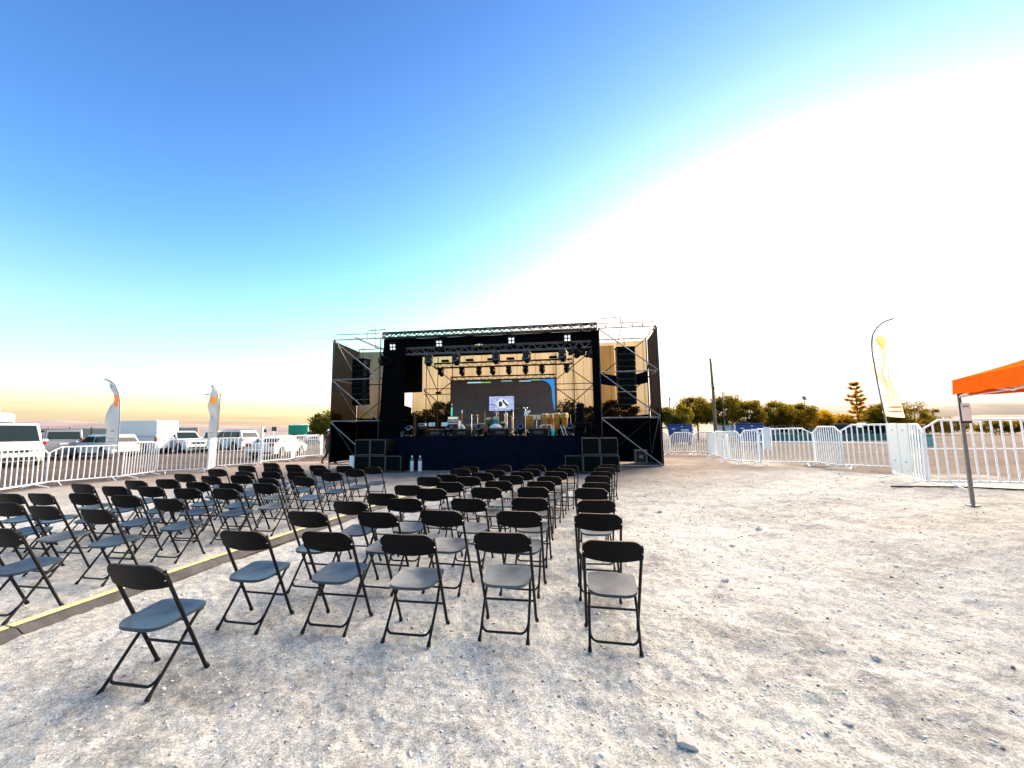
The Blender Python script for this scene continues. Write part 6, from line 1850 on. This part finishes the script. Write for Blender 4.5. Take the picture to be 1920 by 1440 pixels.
T = [
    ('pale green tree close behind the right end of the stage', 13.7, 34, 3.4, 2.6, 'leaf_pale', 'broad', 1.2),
    ('backlit golden tree between the first container and the stage, far back', 25.5, 58, 4.6, 5.0, 'leaf_sunglow', 'broad', 0.8),
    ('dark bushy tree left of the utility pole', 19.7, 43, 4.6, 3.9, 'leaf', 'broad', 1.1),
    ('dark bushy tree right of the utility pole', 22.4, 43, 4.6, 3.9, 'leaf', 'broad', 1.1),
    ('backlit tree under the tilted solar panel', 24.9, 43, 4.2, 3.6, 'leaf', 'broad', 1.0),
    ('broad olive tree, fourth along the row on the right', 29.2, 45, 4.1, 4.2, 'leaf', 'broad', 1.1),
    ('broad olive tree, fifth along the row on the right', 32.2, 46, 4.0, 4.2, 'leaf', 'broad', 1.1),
    ('low olive tree at the far end of the row on the right', 36.0, 48, 3.3, 4.2, 'leaf_sunglow', 'broad', 1.0),
    ('hazy low bush left of the conifer', 45.0, 59, 3.0, 6.0, 'leaf_sunglow', 'bush', 1.0),
    ('hazy low bush close before the conifer', 40.6, 51, 3.0, 4.0, 'leaf_sunglow', 'bush', 1.0),
    ('tall layered conifer standing alone against the sunset', 42.8, 50, 6.6, 2.5, 'needle_sunglow', 'conifer', 1.0),
    ('bush right of the conifer', 44.8, 49.5, 3.3, 3.6, 'leaf_sunglow', 'bush', 1.0),
    ('dark tree behind the right-hand banner pole', 41.6, 45, 3.7, 3.8, 'leaf', 'broad', 1.2),
    ('sparse thin tree right of the banner pole', 44.8, 45, 3.7, 3.8, 'leaf', 'broad', 0.35),
    ('low hedge bush left of the tent leg', 61.5, 60, 2.6, 5.0, 'leaf', 'bush', 1.0),
    ('low hedge bush close to the tent leg', 65.5, 61, 2.4, 5.0, 'leaf', 'bush', 1.0),
    ('small far bush first right of the tent leg', 71.0, 60, 2.0, 4.0, 'leaf', 'bush', 1.0),
    ('small far bush second right of the tent leg', 75.0, 61, 1.9, 3.5, 'leaf', 'bush', 1.0),
    ('tree seen through the mesh right of the video wall', 5.0, 41, 4.2, 4.6, 'leaf_silhouette', 'broad', 1.0),
    ('smaller tree seen through the mesh right of the video wall', 7.8, 40, 3.8, 4.0, 'leaf_silhouette', 'broad', 1.0),
    ('tree seen through the mesh of the right wing', 10.4, 40, 4.2, 4.0, 'leaf_silhouette', 'broad', 1.0),
    ('tree seen through the mesh left of the video wall', -6.7, 40, 4.4, 4.2, 'leaf_silhouette', 'broad', 1.2),
    ('second tree seen through the mesh left of the video wall', -9.8, 41, 3.4, 4.0, 'leaf_silhouette', 'broad', 1.2),
    ('tree seen through the mesh behind the left line array', -13.0, 42, 3.4, 3.6, 'leaf_silhouette', 'broad', 1.0),
    ('green tree just left of the stage behind the walking person', -18.4, 40, 3.6, 3.0, 'leaf_pale', 'broad', 1.2),
]
for i, (lb, x, y, h, w_, lm, kd, dn) in enumerate(T):
    tree(lb, x, y, h, w_, M[lm], kd, dn, i * 7, 'bush' if kd == 'bush' else 'tree')

# ------------------------------------------------------------------ loose stones and gravel
def rock_mesh(seed, sub=2):
    bm3 = bmesh.new(); bmesh.ops.create_icosphere(bm3, subdivisions=sub, radius=1.0)
    for v in bm3.verts:
        n = mn.noise(v.co * 1.1 + Vector((seed * 7.3, 0, 0))) * 0.45 + mn.noise(v.co * 2.7 + Vector((0, seed * 3.1, 0))) * 0.15
        v.co *= 1 + n
        v.co.z *= 0.55
    me = bpy.data.meshes.new('stone'); bm3.to_mesh(me); bm3.free()
    me.materials.append(M['stone'])
    return me


RM = [rock_mesh(k) for k in range(5)]
spots = [(0.92, 2.35, 0.050, 'pale flat stone just before the feet of the rightmost front chair'), (0.75, 2.02, 0.030, 'small stone below the rightmost front chair'),
         (0.64, 1.98, 0.050, 'pale chipped stone at bottom centre right, largest near the camera'), (0.86, 1.90, 0.026, 'small dark stone right of the large chipped stone'),
         (1.52, 1.86, 0.038, 'pale stone at bottom right, left one of a pair'), (1.68, 1.84, 0.030, 'darker stone at bottom right, right one of a pair'),
         (-0.35, 2.35, 0.022, 'small stone left of bottom centre'), (1.9, 2.5, 0.030, 'stone on the open gravel at lower right'), (2.6, 3.1, 0.03, 'dark stone on the open gravel right of the chairs'),
         (2.3, 4.6, 0.04, 'flat reddish stone right of the second row of chairs'), (3.1, 5.9, 0.045, 'flat stone midway to the right-hand barriers'), (3.9, 6.6, 0.05, 'flat stone nearer the tent'), (2.9, 8.2, 0.05, 'stone on the open ground far right of the chairs')]
for i, (x, y, s_, lb) in enumerate(spots):
    o = bpy.data.objects.new('stone', RM[i % 5]); col.objects.link(o)
    o.location = (x, y, float(ground_np(np.array([x]), np.array([y]))[0]) + s_ * 0.25)
    o.scale = (s_ * 1.1, s_, s_); o.rotation_euler = (rnd.uniform(-0.2, 0.2), rnd.uniform(-0.2, 0.2), rnd.uniform(0, 6))
    tag(o, lb, 'stone', 'larger loose stones on the gravel')


def gravel():
    n = 18000
    r = 1.2 * (14 / 1.2) ** nrs.uniform(0, 1, n)
    a = nrs.uniform(R(-60), R(60), n)
    x, y = r * np.sin(a), r * np.cos(a)
    s = (0.0028 + 0.010 * nrs.uniform(0, 1, n) ** 7) * (0.75 + 0.10 * r)
    z = ground_np(x, y) + s * 0.15
    t_ = (1 + 5 ** 0.5) / 2
    iv = np.array([(-1, t_, 0), (1, t_, 0), (-1, -t_, 0), (1, -t_, 0), (0, -1, t_), (0, 1, t_), (0, -1, -t_), (0, 1, -t_), (t_, 0, -1), (t_, 0, 1), (-t_, 0, -1), (-t_, 0, 1)]) / 1.9
    it = np.array([(0, 11, 5), (0, 5, 1), (0, 1, 7), (0, 7, 10), (0, 10, 11), (1, 5, 9), (5, 11, 4), (11, 10, 2), (10, 7, 6), (7, 1, 8), (3, 9, 4), (3, 4, 2), (3, 2, 6), (3, 6, 8), (3, 8, 9), (4, 9, 5), (2, 4, 11), (6, 2, 10), (8, 6, 7), (9, 8, 1)])
    V = iv[None] * nrs.uniform(0.65, 1.3, (n, 12, 1)) * np.stack([nrs.uniform(0.8, 1.6, n), nrs.uniform(0.7, 1.2, n), nrs.uniform(0.4, 0.8, n)], -1)[:, None]
    an = nrs.uniform(0, 6.28, n)
    c, sn = np.cos(an)[:, None], np.sin(an)[:, None]
    V = np.stack([V[..., 0] * c - V[..., 1] * sn, V[..., 0] * sn + V[..., 1] * c, V[..., 2]], -1) * s[:, None, None] + np.stack([x, y, z], -1)[:, None]
    F = (it[None] + np.arange(n)[:, None, None] * 12).reshape(-1, 3)
    me = bpy.data.meshes.new('gravel')
    me.vertices.add(n * 12); me.vertices.foreach_set('co', V.ravel())
    me.loops.add(F.size); me.loops.foreach_set('vertex_index', F.ravel())
    me.polygons.add(len(F)); me.polygons.foreach_set('loop_start', np.arange(0, F.size, 3)); me.polygons.foreach_set('loop_total', np.full(len(F), 3))
    m = bpy.data.materials.new('gravel_chips'); m.use_nodes = True
    tt_ = m.node_tree; b = tt_.nodes['Principled BSDF']; b.inputs['Roughness'].default_value = 0.95; b.inputs['Specular IOR Level'].default_value = 0.15
    g_ = tt_.nodes.new('ShaderNodeNewGeometry'); rp_ = tt_.nodes.new('ShaderNodeValToRGB')
    rp_.color_ramp.elements[0].color = (0.17, 0.155, 0.14, 1); rp_.color_ramp.elements[1].color = (0.70, 0.675, 0.63, 1)
    e_ = rp_.color_ramp.elements.new(0.35); e_.color = (0.52, 0.495, 0.46, 1)
    tt_.links.new(g_.outputs['Random Per Island'], rp_.inputs['Fac']); tt_.links.new(rp_.outputs[0], b.inputs['Base Color'])
    me.materials.append(m); me.update(); me.validate()
    o = bpy.data.objects.new('gravel', me); col.objects.link(o)
    tag(o, kind='stuff')


gravel()
